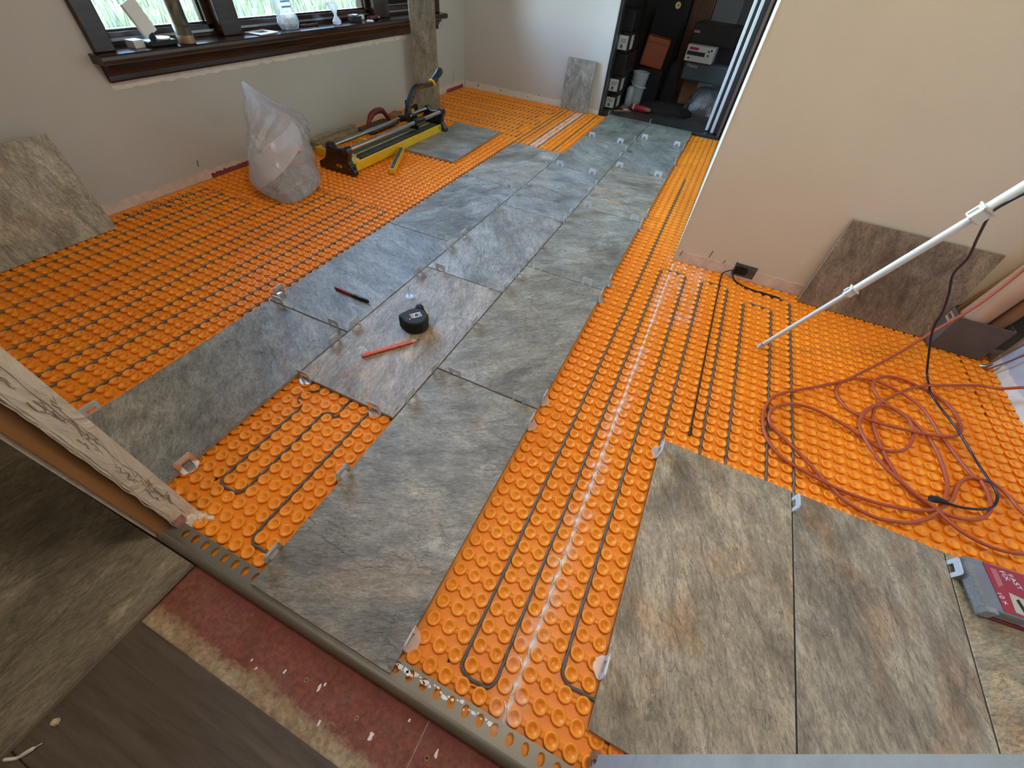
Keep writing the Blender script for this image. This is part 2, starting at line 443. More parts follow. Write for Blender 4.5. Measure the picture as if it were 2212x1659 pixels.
M['tealgrey'] = mat('teal_grey_case', (0.055, 0.080, 0.090), 0.55)
M['blackcloth'] = mat('black_cloth', (0.012, 0.012, 0.014), 0.95)
M['bucketw'] = mat('white_bucket_plastic', (0.38, 0.40, 0.44), 0.4)
M['doorbrown'] = wood_material('red_brown_door', (0.05, 0.015, 0.008), (0.09, 0.03, 0.015), (14, 14, 1), 0.5)
M['yellowdisc'] = mat('yellow_sticker', (0.60, 0.58, 0.18), 0.6)
M['mortar'] = mat('dried_white_thinset', (0.92, 0.86, 0.82), 0.9, var=0.1, vscale=60, bump=0.6, bscale=200)
M['lampglass'] = mat('lamp_diffuser', (0.9, 0.9, 0.88), 0.4)

# ------------------------------------------------------------------ mesh helpers
class MB:
    def __init__(s):
        s.v = []; s.f = []; s.m = []
    def add(s, vs, fs, mi=0):
        o = len(s.v)
        s.v += [tuple(v) for v in vs]
        s.f += [tuple(i + o for i in f) for f in fs]
        s.m += [mi] * len(fs)
        return s
    def box(s, x0, y0, z0, x1, y1, z1, mi=0):
        vs = [(x0, y0, z0), (x1, y0, z0), (x1, y1, z0), (x0, y1, z0), (x0, y0, z1), (x1, y0, z1), (x1, y1, z1), (x0, y1, z1)]
        return s.add(vs, [(0, 3, 2, 1), (4, 5, 6, 7), (0, 1, 5, 4), (1, 2, 6, 5), (2, 3, 7, 6), (3, 0, 4, 7)], mi)
    def obox(s, c, ax, ay, az, mi=0):
        c = Vector(c); ax = Vector(ax); ay = Vector(ay); az = Vector(az)
        vs = [c + ax * i + ay * j + az * k for k in (-1, 1) for (i, j) in ((-1, -1), (1, -1), (1, 1), (-1, 1))]
        return s.add(vs, [(0, 3, 2, 1), (4, 5, 6, 7), (0, 1, 5, 4), (1, 2, 6, 5), (2, 3, 7, 6), (3, 0, 4, 7)], mi)
    def prism(s, poly, z0, z1, mi=0, tf=None):
        n = len(poly)
        vs = [(x, y, z0) for x, y in poly] + [(x, y, z1) for x, y in poly]
        if tf: vs = [tf @ Vector(v) for v in vs]
        fs = [tuple(range(n - 1, -1, -1)), tuple(range(n, 2 * n))] + [(i, (i + 1) % n, (i + 1) % n + n, i + n) for i in range(n)]
        return s.add(vs, fs, mi)
    def tube(s, pts, r, n=8, mi=0, cap=True):
        pts = [Vector(p) for p in pts]
        rs = r if isinstance(r, (list, tuple)) else [r] * len(pts)
        vs = []; fs = []
        prev = None
        for i, p in enumerate(pts):
            t = (pts[min(i + 1, len(pts) - 1)] - pts[max(i - 1, 0)])
            t = t.normalized() if t.length > 1e-9 else Vector((0, 0, 1))
            if prev is None:
                a = t.cross(Vector((0, 0, 1)))
                if a.length < 1e-3: a = t.cross(Vector((1, 0, 0)))
            else:
                a = prev - t * prev.dot(t)
            a.normalize(); prev = a
            b = t.cross(a)
            for k in range(n):
                th = 2 * pi * k / n
                vs.append(p + (a * cos(th) + b * sin(th)) * rs[i])
        for i in range(len(pts) - 1):
            for k in range(n):
                k2 = (k + 1) % n
                fs.append((i * n + k, i * n + k2, (i + 1) * n + k2, (i + 1) * n + k))
        if cap:
            fs.append(tuple(range(n - 1, -1, -1)))
            fs.append(tuple((len(pts) - 1) * n + k for k in range(n)))
        return s.add(vs, fs, mi)
    def lathe(s, prof, n=24, mi=0, tf=None):
        vs = []; fs = []
        for r, z in prof:
            for k in range(n):
                th = 2 * pi * k / n
                vs.append(Vector((r * cos(th), r * sin(th), z)))
        if tf: vs = [tf @ v for v in vs]
        for i in range(len(prof) - 1):
            for k in range(n):
                k2 = (k + 1) % n
                fs.append((i * n + k, i * n + k2, (i + 1) * n + k2, (i + 1) * n + k))
        fs.append(tuple(range(n - 1, -1, -1)))
        fs.append(tuple((len(prof) - 1) * n + k for k in range(n)))
        return s.add(vs, fs, mi)
    def mesh(s, name, mats, smooth=False):
        me = bpy.data.meshes.new(name)
        me.from_pydata(s.v, [], s.f)
        for m_ in (mats if isinstance(mats, (list, tuple)) else [mats]):
            me.materials.append(M[m_] if isinstance(m_, str) else m_)
        if isinstance(mats, (list, tuple)):
            me.polygons.foreach_set('material_index', s.m)
        if smooth:
            me.polygons.foreach_set('use_smooth', [True] * len(me.polygons))
        me.update()
        return me
    def build(s, name, mats, parent=None, smooth=False, bevel=0, seg=2, origin=None):
        if origin is not None:
            ox, oy, oz = origin
            s.v = [(x - ox, y - oy, z - oz) for x, y, z in s.v]
        me = s.mesh(name, mats, smooth)
        o = bpy.data.objects.new(name, me)
        COL.objects.link(o)
        if parent: o.parent = parent
        if origin is not None: o.location = origin
        if bevel:
            b = o.modifiers.new('bevel', 'BEVEL'); b.width = bevel; b.segments = seg; b.limit_method = 'ANGLE'
        if smooth:
            try:
                o.data.set_sharp_from_angle(angle=radians(45))
            except Exception:
                pass
        return o

def tag(o, label=None, cat=None, group=None, kind=None):
    if label: o['label'] = label
    if cat: o['category'] = cat
    if group: o['group'] = group
    if kind: o['kind'] = kind
    return o

def empty(name, loc, label, cat, group=None, rot=None):
    o = bpy.data.objects.new(name, None)
    COL.objects.link(o)
    o.location = loc
    if rot: o.rotation_euler = rot
    o.empty_display_size = 0.02
    return tag(o, label, cat, group)

def struct(mb, name, mats, parent=None, **k):
    o = mb.build(name, mats, parent, **k)
    if not parent: o['kind'] = 'structure'
    return o

def spline(pts, sub=6):
    pts = [Vector(p) for p in pts]
    P = [pts[0]] + pts + [pts[-1]]
    out = []
    for i in range(1, len(P) - 2):
        p0, p1, p2, p3 = P[i - 1], P[i], P[i + 1], P[i + 2]
        for k in range(sub):
            t = k / sub
            out.append(0.5 * ((2 * p1) + (-p0 + p2) * t + (2 * p0 - 5 * p1 + 4 * p2 - p3) * t * t + (-p0 + 3 * p1 - 3 * p2 + p3) * t ** 3))
    out.append(pts[-1])
    return out

def text(txt, size, loc, rot, mat_, parent=None, name='lettering', ext=0.0003, align='CENTER'):
    c = bpy.data.curves.new(name, 'FONT')
    c.body = txt; c.size = size; c.extrude = ext; c.align_x = align; c.align_y = 'CENTER'
    c.materials.append(M[mat_])
    o = bpy.data.objects.new(name, c)
    COL.objects.link(o)
    o.location = loc; o.rotation_euler = rot
    bpy.context.view_layer.update()
    me = bpy.data.meshes.new_from_object(o)
    COL.objects.unlink(o)
    o = bpy.data.objects.new(name, me)
    COL.objects.link(o)
    o.location = loc; o.rotation_euler = rot
    if parent: o.parent = parent
    return o

# ------------------------------------------------------------------ geometry constants
TW = 0.308           # tile module
X0, X1, X2, X3 = 0.0, 0.308, 0.616, 0.924
X4 = 1.2385
XL, YB, XP, YP, XR = -0.93, 3.03, 1.108, 1.19, 2.19
SB = -0.0180         # membrane sheet top
ST = -0.0100         # stud top
CEIL = 2.35

# ------------------------------------------------------------------ setting: floor
floor = struct(MB().box(XL - 0.12, -0.446, -0.06, XR + 0.15, YB + 0.06, -0.0195), 'floor', 'subfloor')
struct(MB().box(XL - 0.12, -2.4, -0.09, 2.9, -0.446, -0.026), 'floor_hall', 'redfloor')

# hallway: bare tan strip fading out of the red board, then brown planks
def ragged(x0, x1, y0, y1, z0, z1, n, amp, seed, side=1):
    a = [(x0 + (x1 - x0) * i / n, y0) for i in range(n + 1)]
    b = [(x0 + (x1 - x0) * i / n, y1 + amp * (noise.noise(Vector((i * 0.37 + seed, seed, 0))) + 0.6 * noise.noise(Vector((i * 1.3, seed, 2))))) for i in range(n, -1, -1)]
    mb = MB()
    m = len(a)
    b = b[::-1]
    vs = [(x, y, z0) for x, y in a] + [(x, y, z0) for x, y in b] + [(x, y, z1) for x, y in a] + [(x, y, z1) for x, y in b]
    fs = []
    for i in range(m - 1):
        fs.append((2 * m + i, 2 * m + i + 1, 3 * m + i + 1, 3 * m + i))
        fs.append((m + i, m + i + 1, 3 * m + i + 1, 3 * m + i))
        fs.append((i, i + 1, 2 * m + i + 1, 2 * m + i))
    mb.add(vs, fs)
    return mb
hall = bpy.data.objects['floor_hall']
for i, (xa, xb, ya, yb) in enumerate(((-0.35, 1.45, -0.745, -0.5635), (-0.9, 0.62, -0.930, -0.747), (0.623, 1.9, -0.930, -0.747), (-0.6, 1.1, -1.115, -0.932), (1.103, 2.2, -1.115, -0.932))):
    MB().box(xa, ya, -0.0255, xb, yb, -0.0200).build('plank', 'plank', hall, bevel=0.0008, origin=((xa + xb) / 2, (ya + yb) / 2, -0.0225))
mb = MB()
for (x, y, r) in ((0.80, -0.505, .004), (0.905, -0.508, .0035), (1.03, -0.50, .004), (0.647, -0.474, .003)):
    mb.lathe([(r, -0.026), (r * 0.9, -0.0252), (r * .35, -0.0251), (r * 0.3, -0.0262)], 12, tf=Matrix.Translation((x, y, 0)))
mb.build('screw_head', 'tanedge', hall)
mb = MB()
random.seed(4)
for (x, y, r) in ((0.8256, -0.5032, .0035), (0.8310, -0.4960, .002), (0.9805, -0.4749, .0025), (0.8564, -0.5363, .003), (0.76, -0.512, .0025), (0.938, -0.515, .005), (1.04, -0.49, .004), (0.700, -0.523, .0016), (0.715, -0.528, .002), (1.08, -0.50, .0035)):
    pts = [(x + r * random.uniform(.5, 1.3) * cos(a) * 0.8, y + r * random.uniform(.5, 1.3) * sin(a) * 1.5) for a in [k * pi / 5 for k in range(10)]]
    mb.prism(pts, -0.0262, -0.0258)
tag(mb.build('dried_drip', 'mortar', hall), kind='stuff')

# ------------------------------------------------------------------ membrane, studs, cables
P_ = 0.0315
GXL = [0.403 + 0.0316 * n for n in range(-43, 23)]
GXR = [1.1300 + 0.0317 * n for n in range(0, 34)]
GX = GXL + GXR
GY = [-0.4013 + 0.0314 * m for m in range(0, 112)]
# laid tiles: (column x0, y0, y1, name tint, alpha)
tiles = []
def TILE(x0, x1, y0, y1, col, rust, label):
    tiles.append((x0, x1, y0, y1, col, rust, label))
g_ = 0.0016
A, Bc, Cc = X0, X1, X2
L2 = 0.616
grey = (0.98, 0.99, 1.02); cool = (0.92, 0.97, 1.06); warm = (1.10, 1.00, 0.86); tan = (1.24, 1.06, 0.82); dark = (0.86, 0.86, 0.84)
TILE(0.0, X1, 0.179 - L2, 0.179, (0.90, 0.90, 0.90), 0.2, 'grey tile at the near end of the left row beside the plastered jamb')
TILE(0.0, X1, 0.179, 0.791, cool, 0.1, 'blue-grey tile with the red marker lying on it')
TILE(0.0, X1, 0.791, 1.405, cool, 0.25, 'pale grey tile, third from the near end of the left row')
TILE(0.0, X1, 1.405, 2.020, (1.08, 1.05, 1.03), 0.4, 'streaky pink-grey tile at the far end of the left row')
TILE(X1, X2, -0.017, 0.597, (1.18, 1.07, 0.98), 0.8, 'pink-beige tile with the tape measure and carpenter pencil on it')
TILE(X1, X2, 0.597, 1.210, grey, 0.2, 'grey-green tile beyond the tape-measure tile')
TILE(X1, X2, 1.210, 1.827, cool, 0.5, 'tile with pale cracks in the middle row')
TILE(X1, X2, 1.827, 2.443, (0.98, 1.0, 1.0), 0.3, 'streaky grey tile, second from the closet in the middle row')
TILE(X1, X2, 2.443, 3.045, (0.84, 0.90, 0.90), 0.2, 'dark grey-green tile touching the closet sill in the middle row')
TILE(X2, X3, -0.4415, 0.183, (0.95, 0.92, 0.86), 0.35, 'big grey-brown tile nearest the camera at the metal edge strip')
TILE(X2, X3, 0.183, 0.798, (0.98, 0.96, 0.88), 0.3, 'olive-grey tile, second from the metal edge strip in the right row')
TILE(X2, X3, 0.798, 1.412, (0.90, 0.91, 0.88), 0.3, 'grey tile with rippled relief, third from the metal edge strip')
TILE(X2, X3, 1.412, 2.026, (1.14, 1.08, 1.0), 1.0, 'mottled rust and white tile in the right row')
TILE(X2, X3, 2.026, 2.640, (0.86, 0.92, 0.94), 0.2, 'dark blue-grey tile, second from the closet in the right row')
TILE(X2, X3, 2.640, 3.045, (0.88, 0.93, 0.93), 0.3, 'grey cut tile touching the closet sill in the right row')
TILE(X4, X4 + TW, 0.249 - L2, 0.249, tan, 1.0, 'tan and rust tile, nearest right of the white seam')
TILE(X4 + TW, X4 + 2 * TW, 0.249 - L2, 0.249, (1.20, 1.05, 0.84), 0.7, 'tan tile with a long curved crack, middle of the near group')
TILE(X4 + 2 * TW, X4 + 3 * TW, 0.249 - L2, 0.249, (1.18, 1.02, 0.72), 0.8, 'ochre tile under the fastener box')

def covered(x, y, r=0.0):
    for t in tiles:
        if t[0] - r < x < t[1] + r and t[2] - r < y < t[3] + r:
            return True
    return False

def tile_mesh(w, l, name='floor_tile', th=0.0095):
    """edge-worn slab: bevelled rim with a slightly uneven top edge, separate material for the sides"""
    mb = MB()
    nx, ny = 12, 24
    hw, hl = w / 2, l / 2
    rim = []
    for i in range(nx): rim.append((-hw + w * i / nx, -hl))
    for i in range(ny): rim.append((hw, -hl + l * i / ny))
    for i in range(nx): rim.append((hw - w * i / nx, hl))
    for i in range(ny): rim.append((-hw, hl - l * i / ny))
    n = len(rim)
    def ins(p, d): return (max(-hw + d, min(hw - d, p[0])), max(-hl + d, min(hl - d, p[1])))
    vs = [(x, y, -th) for x, y in rim]
    vs += [(x, y, -0.0010 - 0.0003 * random.random()) for x, y in rim]
    vs += [(*ins((x, y), 0.0006 + 0.0005 * random.random()), 0.0) for x, y in rim]
    fs = [tuple(range(n - 1, -1, -1))]
    ms = [1]
    for k in range(2):
        for i in range(n):
            j = (i + 1) % n
            fs.append((k * n + i, k * n + j, (k + 1) * n + j, (k + 1) * n + i)); ms.append(1 if k == 0 else 0)
    fs.append(tuple(2 * n + i for i in range(n))); ms.append(0)
    mb.v = vs; mb.f = fs; mb.m = ms
    return mb.mesh(name, ['slate', 'tile_edge'])
_tm = {}
def get_tile_mesh(w, l):
    k = (round(w, 4), round(l, 4))
    if k not in _tm: _tm[k] = tile_mesh(w, l)
    return _tm[k]
for (x0, x1, y0, y1, col, rust, label) in tiles:
    o = bpy.data.objects.new('floor_tile', get_tile_mesh(x1 - x0 - 2 * g_, y1 - y0 - 2 * g_))
    COL.objects.link(o)
    o.parent = floor
    o.location = ((x0 + x1) / 2, (y0 + y1) / 2, 0)
    o.color = (*col, rust)
    o['label'] = label
# thinset under the tiles: dark bed visible only in the joints
mb = MB()
for t in tiles:
    mb.box(t[0] + .006, t[2] + .006, ST - 0.004, t[1] - .006, t[3] - .006, -0.0094)
mb.build('thinset_bed', mat('wet_grey_thinset', (0.10, 0.085, 0.07), 0.95), floor)

# cable runs (centre lines); cz = cable height
CZ = SB + 0.0048
runs = []
runs.append([(0.386, -0.005), (0.3858, -0.0271), (0.3651, -0.0433), (0.3590, -0.0600), (0.3640, -0.076), (0.3814, -0.0847), (0.3870, -0.10), (0.3872, -0.20), (0.3872, -0.300), (0.3900, -0.318), (0.4022, -0.3250), (0.4335, -0.3250), (0.447, -0.318), (0.4512, -0.300), (0.4512, -0.20), (0.4505, -0.115), (0.4475, -0.095), (0.4475, -0.083), (0.462, -0.071), (0.478, -0.074), (0.487, -0.062), (0.480, -0.046), (0.477, -0.03), (0.480, -0.005)])
runs.append([(0.5440, 0.0), (0.5440, -0.2), (0.5440, -0.355), (0.5470, -0.378), (0.560, -0.3860), (0.640, -0.3860)])
runs.append([(1.0188, 2.10), (1.0188, 1.2), (1.0188, 0.4), (1.0188, -0.1), (1.0188, -0.355), (1.021, -0.378), (1.0350, -0.3865), (1.0665, -0.3865), (1.080, -0.378), (1.0824, -0.355), (1.0824, 0.0), (1.0824, 0.6), (1.0824, 1.065), (1.088, 1.085), (1.103, 1.0905), (1.16, 1.0905), (1.172, 1.085), (1.1776, 1.065), (1.1776, 0.4), (1.1776, -0.29), (1.180, -0.313), (1.195, -0.3237), (1.226, -0.3237), (1.245, -0.3237)])
runs.append([(1.2410, 0.235), (1.2410, 0.6), (1.2410, 1.065), (1.246, 1.083), (1.262, 1.0905), (1.318, 1.0905), (1.333, 1.083), (1.3361, 1.065), (1.3361, 0.6), (1.3361, 0.235)])
runs.append([(1.3995, 0.235), (1.3995, 0.6), (1.3995, 1.005), (1.407, 1.022), (1.421, 1.0277), (1.478, 1.0277), (1.491, 1.022), (1.4946, 1.005), (1.4946, 0.6), (1.4946, 0.235)])
runs.append([(1.5580, 0.235), (1.5580, 0.7), (1.5580, 1.09), (1.556, 1.108), (1.541, 1.1215), (1.52, 1.1215)])
# left field: pairs of runs joined by a U at the far end, then at the near end
def serp(xs, ytops, ybot):
    pts = []
    for i in range(0, len(xs) - 1, 2):
        a, b = xs[i], xs[i + 1]; t = ytops[i // 2]
        seg = [(a, ybot), (a, 0.3), (a, t - 0.026), (a - 0.004, t - 0.006), (a - 0.018, t), (b + 0.018, t), (b + 0.004, t - 0.006), (b, t - 0.026), (b, 0.3), (b, ybot)]
        runs.append(seg)
gx = lambda k: 0.403 - 0.0158 - 0.0316 * k
serp([gx(15), gx(18), gx(20), gx(23), gx(25), gx(28), gx(31), gx(34), gx(36), gx(39)], [0.886, 0.886, 0.886, 0.634, 0.634], -0.375)
runs.append([(gx(12) + .001, 2.02), (gx(12), 2.5), (gx(12), 2.96)])
for a, y0, y1 in ((gx(13) , 2.05, 2.92), (gx(10), 2.03, 2.95), (gx(8), 2.03, 2.97), (gx(5), 2.03, 2.99), (gx(11) , 0, 0)):
    if y1: runs.append([(a, y0), (a, (y0 + y1) / 2), (a, y1)])
gy = lambda m: -0.4013 + 0.0157 + 0.0314 * m
rows = [81, 84, 86, 89, 91, 94, 96, 99, 101, 104]
for i in range(0, len(rows) - 1, 2):
    a, b = gy(rows[i]), gy(rows[i + 1])
    xe = gx(14) - (0.063 if i % 4 else 0)
    runs.append([(-0.90, a), (-0.5, a), (xe - 0.02, a), (xe - 0.004, a + 0.006), (xe, a + 0.02), (xe, b - 0.02), (xe - 0.004, b - 0.006), (xe - 0.02, b), (-0.5, b), (-0.90, b)])
# a run hugging the left edge of the path
runs.append([(gx(13), 0.10), (gx(13) + 0.001, 0.6), (gx(13), 1.4), (gx(13), 2.05)])
runs.append([(-0.905, 0.42), (-0.84, 0.424), (-0.80, 0.45), (-0.80, 0.60), (-0.79, 0.62)])
runs.append([(-0.90, 0.30), (-0.86, 0.31), (-0.862, 0.56)])

def near_cable(x, y):
    for r in runs:
        for (ax, ay), (bx, by) in zip(r, r[1:]):
            dx, dy = bx - ax, by - ay
            l2 = dx * dx + dy * dy
            if l2 == 0: continue
            t = max(0, min(1, ((x - ax) * dx + (y - ay) * dy) / l2))
            if hypot(x - ax - t * dx, y - ay - t * dy) < 0.006: return True
    return False

mb = MB()
def tighten(r):
    out = [r[0]]
    for a, b in zip(r, r[1:]):
        d = hypot(b[0] - a[0], b[1] - a[1])
        if d > 0.045:
            for t in (0.012 / d, 1 - 0.012 / d):
                out.append((a[0] + (b[0] - a[0]) * t, a[1] + (b[1] - a[1]) * t))
            if d > 0.3:
                out.insert(-1, ((a[0] + b[0]) / 2, (a[1] + b[1]) / 2))
        out.append(b)
    return out
for r in runs:
    pts = spline([(x, y, CZ) for x, y in tighten(r)], 8)
    out = []
    s = 0
    for i, p in enumerate(pts):
        if i: s += (p - pts[i - 1]).length
        out.append((p.x + 0.0005 * sin(s * 200), p.y + 0.0005 * cos(s * 200), p.z + 0.0006 * sin(s * 90)))
    mb.tube(out, 0.0029, 8)
cab = mb.build('heating_cable', 'cable', smooth=True)
tag(cab, 'thin grey floor-heating cable snaking in loops between the orange studs', 'cable')

# sheets and studs
cx_, cy_ = 1.081, -0.451
def stud_profile(lod):
    if lod == 0:
        return [(0.0112, 0.0), (0.0120, 0.0028), (0.0127, 0.0056), (0.0126, 0.0070), (0.0120, 0.0078), (0.0109, 0.0081), (0.0090, 0.0079), (0.0071, 0.0066), (0.0046, 0.0040), (0.0024, 0.0027), (0.0006, 0.0025)], 22
    if lod == 1:
        return [(0.0112, 0.0), (0.0127, 0.0058), (0.0118, 0.0080), (0.0089, 0.0078), (0.0045, 0.0038), (0.0006, 0.0026)], 12
    return [(0.0116, 0.0), (0.0127, 0.006), (0.0105, 0.0080), (0.0082, 0.0076), (0.0035, 0.0040)], 8
sheets = [(-0.93, 0.132, 'left'), (0.133, 1.1165, 'middle'), (1.1175, 2.103, 'right'), (2.104, 2.19, 'edge')]
stud_me = MB().lathe(*stud_profile(0)).mesh('stud', 'orange', True)
def blocked(x, y):
    if x > XP - 0.008 and y > YP - 0.008: return True
    if x < XL + 0.008 or x > XR - 0.01 or y > YB - 0.012 or y < -0.412: return True
    if x < 0.418 and y < -0.372: return True
    if x > 1.25 and y < -0.370 and x > 1.40: return True
    return covered(x, y, -0.008)
for (sx0, sx1, nm) in sheets:
    sb = MB()
    yb_, yt = (-0.439, YP) if sx0 > 1.1 else (-0.439, YB)
    sb.box(sx0, yb_, -0.0195, sx1, yt, SB)
    for y in GY:
        for x in (GXR if sx0 > 1.1 else GXL):
            if not (sx0 < x < sx1 - P_) or blocked(x, y) or blocked(x + P_, y): continue
            if near_cable(x + P_ / 2, y): continue
            zb_r, zt_r, hw_r = SB - 0.0002, SB + 0.0032, 0.0062
            sb.add([(x, y - hw_r, zb_r), (x, y - 0.0025, zt_r), (x, y + 0.0025, zt_r), (x, y + hw_r, zb_r), (x + P_, y - hw_r, zb_r), (x + P_, y - 0.0025, zt_r), (x + P_, y + 0.0025, zt_r), (x + P_, y + hw_r, zb_r)], [(0, 4, 5, 1), (1, 5, 6, 2), (2, 6, 7, 3)])
    sh = sb.build('uncoupling_membrane', 'orange', floor)
    studs = [(x, y) for y in GY for x in (GXR if sx0 > 1.1 else GXL) if sx0 < x < sx1 and not blocked(x, y)]
    studs = [s_ for s_ in studs]
    studs.sort(key=lambda s_: hypot(s_[0] - cx_, s_[1] - cy_))
    # only those the camera's doorway can show count as nearest
    near = []
    rest = []
    for s_ in studs:
        seen = not (s_[0] < 0.40 + (s_[1] + 0.42) * -1.0 and s_[1] < -0.25)
        (near if len(near) < 300 and seen else rest).append(s_)
    for (x, y) in near:
        o = bpy.data.objects.new('stud', stud_me)
        COL.objects.link(o)
        o.parent = sh
        o.location = (x + random.uniform(-.0003, .0003), y + random.uniform(-.0003, .0003), SB)
    if rest:
        rb = MB()
        pr = {k: stud_profile(k) for k in (0, 1, 2)}
        for (x, y) in rest:
            d = hypot(x - cx_, y - cy_)
            k = 1 if d < 1.9 else 2
            p_, n_ = pr[k]
            rb.lathe(p_, n_, tf=Matrix.Translation((x, y, SB)))
        o = rb.build('studs', 'orange', sh, smooth=True)
        o['kind'] = 'stuff'
# dried thinset ridge squeezed out of the seam
random.seed(11)
mb = MB()
ys = [-0.43 + 0.004 * i for i in range(int((1.17 + 0.43) / 0.004))]
vs = []; fs = []
for i, y in enumerate(ys):
    w = 0.0020 + 0.0036 * abs(noise.noise(Vector((y * 60, 1, 0)))) + (0.003 * max(0, noise.noise(Vector((y * 32, 5, 0)))))
    cxx = 1.117 + 0.0016 * noise.noise(Vector((y * 12, 3, 0)))
    h = 0.0025 + 0.003 * abs(noise.noise(Vector((y * 50, 9, 0))))
    vs += [(cxx - w - 0.0015, y, SB), (cxx, y, SB + h), (cxx + w + 0.0015, y, SB)]
    if i:
        a = 3 * (i - 1); b = 3 * i
        fs += [(a, a + 1, b + 1, b), (a + 1, a + 2, b + 2, b + 1)]
mb.add(vs, fs)
for y in GY:
    if y > 1.1: break
    for sx, cx in ((-1, 1.1272 - P_ + 0.004), (1, 1.1272)):
        if random.random() < (0.75 if y < 0.2 else 0.35):
            a0 = random.uniform(-1.2, 0.4) + (0 if sx < 0 else pi)
            arc = [(cx + 0.0135 * cos(a0 + t * 0.25), y + 0.0135 * sin(a0 + t * 0.25), SB + 0.0035 + 0.001 * random.random()) for t in range(7)]
            mb.tube(arc, [0.0003, 0.0009, 0.0012, 0.0012, 0.0012, 0.0009, 0.0003], 5)
mb.build('thinset_ridge', 'mortar', floor)
# black marker dashes on the membrane
mb = MB()
for i in range(29):
    y = 0.262 + 0.0314 * i
    if i % 1 == 0: mb.box(1.6197, y - 0.0105, SB, 1.6231, y + 0.0105 - 0.004 * (i % 3 == 0), SB + 0.0004)
for i in range(6):
    mb.box(2.0985, 0.80 + 0.05 * i, SB, 2.1010, 0.83 + 0.05 * i, SB + 0.0004)
for (x, y, dx, dy) in ((0.997, -0.377, .003, .006), (1.054, -0.396, .006, .002), (1.158, -0.336, .002, .007), (0.374, -0.318, .002, .006), (0.425, -0.337, .007, .002), (0.530, -0.375, .003, .006), (0.70, 2.9, .002, .01)):
    mb.obox((x, y, SB + 0.0004), (dx, dy * .3, 0), (-dy * .2, dy, 0) if dx < dy else (0, dy, 0), (0, 0, 0.0003))
mb.build('marker_dash', 'ink', floor)

# ------------------------------------------------------------------ levelling clips
def clip_meshes():
    # local x along the joint, z up; z=0 is tile top
    w, h, t = 0.038, 0.027, 0.0007
    out = [(-w / 2, 0), (-w / 2, h - 0.005), (-w / 2 + 0.002, h - 0.0015), (-w / 2 + 0.005, h), (w / 2 - 0.005, h), (w / 2 - 0.002, h - 0.0015), (w / 2, h - 0.005), (w / 2, 0)]
    inn = [(-w / 2 + 0.0095, 0), (-w / 2 + 0.0095, 0.0098), (-w / 2 + 0.0097, 0.0110), (-w / 2 + 0.0110, 0.0118), (w / 2 - 0.0110, 0.0118), (w / 2 - 0.0097, 0.0110), (w / 2 - 0.0095, 0.0098), (w / 2 - 0.0095, 0)]
    mb = MB()
    vs = []
    for yy in (-t, t):
        vs += [(x, yy, z - 0.009 if z == 0 else z) for x, z in out] + [(x, yy, z - 0.009 if z == 0 else z) for x, z in inn]
    fs = []
    n = 8
    for i in range(n - 1):
        fs.append((i, i + 1, n + i + 1, n + i))
        fs.append((2 * n + i, 2 * n + i + 1, 3 * n + i + 1, 3 * n + i))
        fs.append((i, i + 1, 2 * n + i + 1, 2 * n + i))
        fs.append((n + i, n + i + 1, 3 * n + i + 1, 3 * n + i))
    mb.add(vs, fs)
    mb.box(-w / 2 + 0.006, -t * 2.2, 0.0185, w / 2 - 0.006, t * 2.2, 0.0200)
    mb.box(-w / 2 + 0.006, -t * 2.2, 0.0235, w / 2 - 0.006, t * 2.2, 0.0245)
    frame = mb.mesh('frame', 'clip')
    b = MB()
    b.prism([(-0.019, -0.001), (-0.0180, 0.006), (-0.006, 0.016), (0.002, 0.017), (0.005, 0.0145), (0.008, 0.0160), (0.0180, 0.006), (0.019, -0.001), (0.0180, -0.006), (0.006, -0.016), (-0.006, -0.016), (-0.0180, -0.006)], -0.0100, -0.0092)
    base = b.mesh('base_plate', 'clipbase')
    return frame, base
CLF, CLB = clip_meshes()
def clip(x, y, rz, label, tilt=0.0, base=False):
    r = empty('levelling_clip', (x, y, 0), label, 'tile clip', 'clear levelling clips standing in the tile joints', rot=(tilt, 0, rz))
    a = bpy.data.objects.new('frame', CLF); COL.objects.link(a); a.parent = r
    if base:
        b = bpy.data.objects.new('base_plate', CLB); COL.objects.link(b); b.parent = r
    return r
ORD = ['first', 'second', 'third', 'fourth', 'fifth', 'sixth', 'seventh', 'eighth', 'ninth', 'tenth', 'eleventh', 'twelfth', 'thirteenth', 'fourteenth', 'fifteenth', 'sixteenth']
lines = [
    (X0, 'outer left edge of the tile path', [0.221, -0.330], 0),
    (X1, 'joint between left and middle tile rows', [3.015, 1.973, 1.869, 1.755, 1.463, 1.337, 1.147, 0.861, 0.753, 0.546, 0.214, 0.125, -0.327], 0),
    (X2, 'joint between middle and right tile rows', [3.030, 2.552, 2.318, 2.171, 1.687, 1.570, 1.295, 1.228, 0.936, 0.719, 0.622, 0.399, 0.175, 0.058, -0.192, -0.383], 0),
    (X3, 'outer right edge of the tile path', [2.846, 2.611, 2.309, 1.509, 1.380, 0.863, 0.751, 0.225, 0.135, -0.385], 1),
    (X4, 'the tan tiles\' edge facing the white seam', [0.208, -0.277], 1),
    (X4 + TW, 'joint between the two big tan tiles', [0.210], 0),
    (X4 + 2 * TW, 'joint by the fastener box', [0.208], 0),
]
random.seed(5)
for x, where, yl, mode in lines:
    for i, y in enumerate(yl):
        free = not (covered(x - 0.02, y) and covered(x + 0.02, y))
        if len(yl) > 1:
            lab = 'clear clip on %s, %s from the closet' % (where, ORD[i])
        else:
            lab = 'clear levelling clip in the %s' % where
        clip(x + 0.0002, y, pi / 2 + random.uniform(-.01, .01), lab, random.uniform(-.06, .06), base=free)
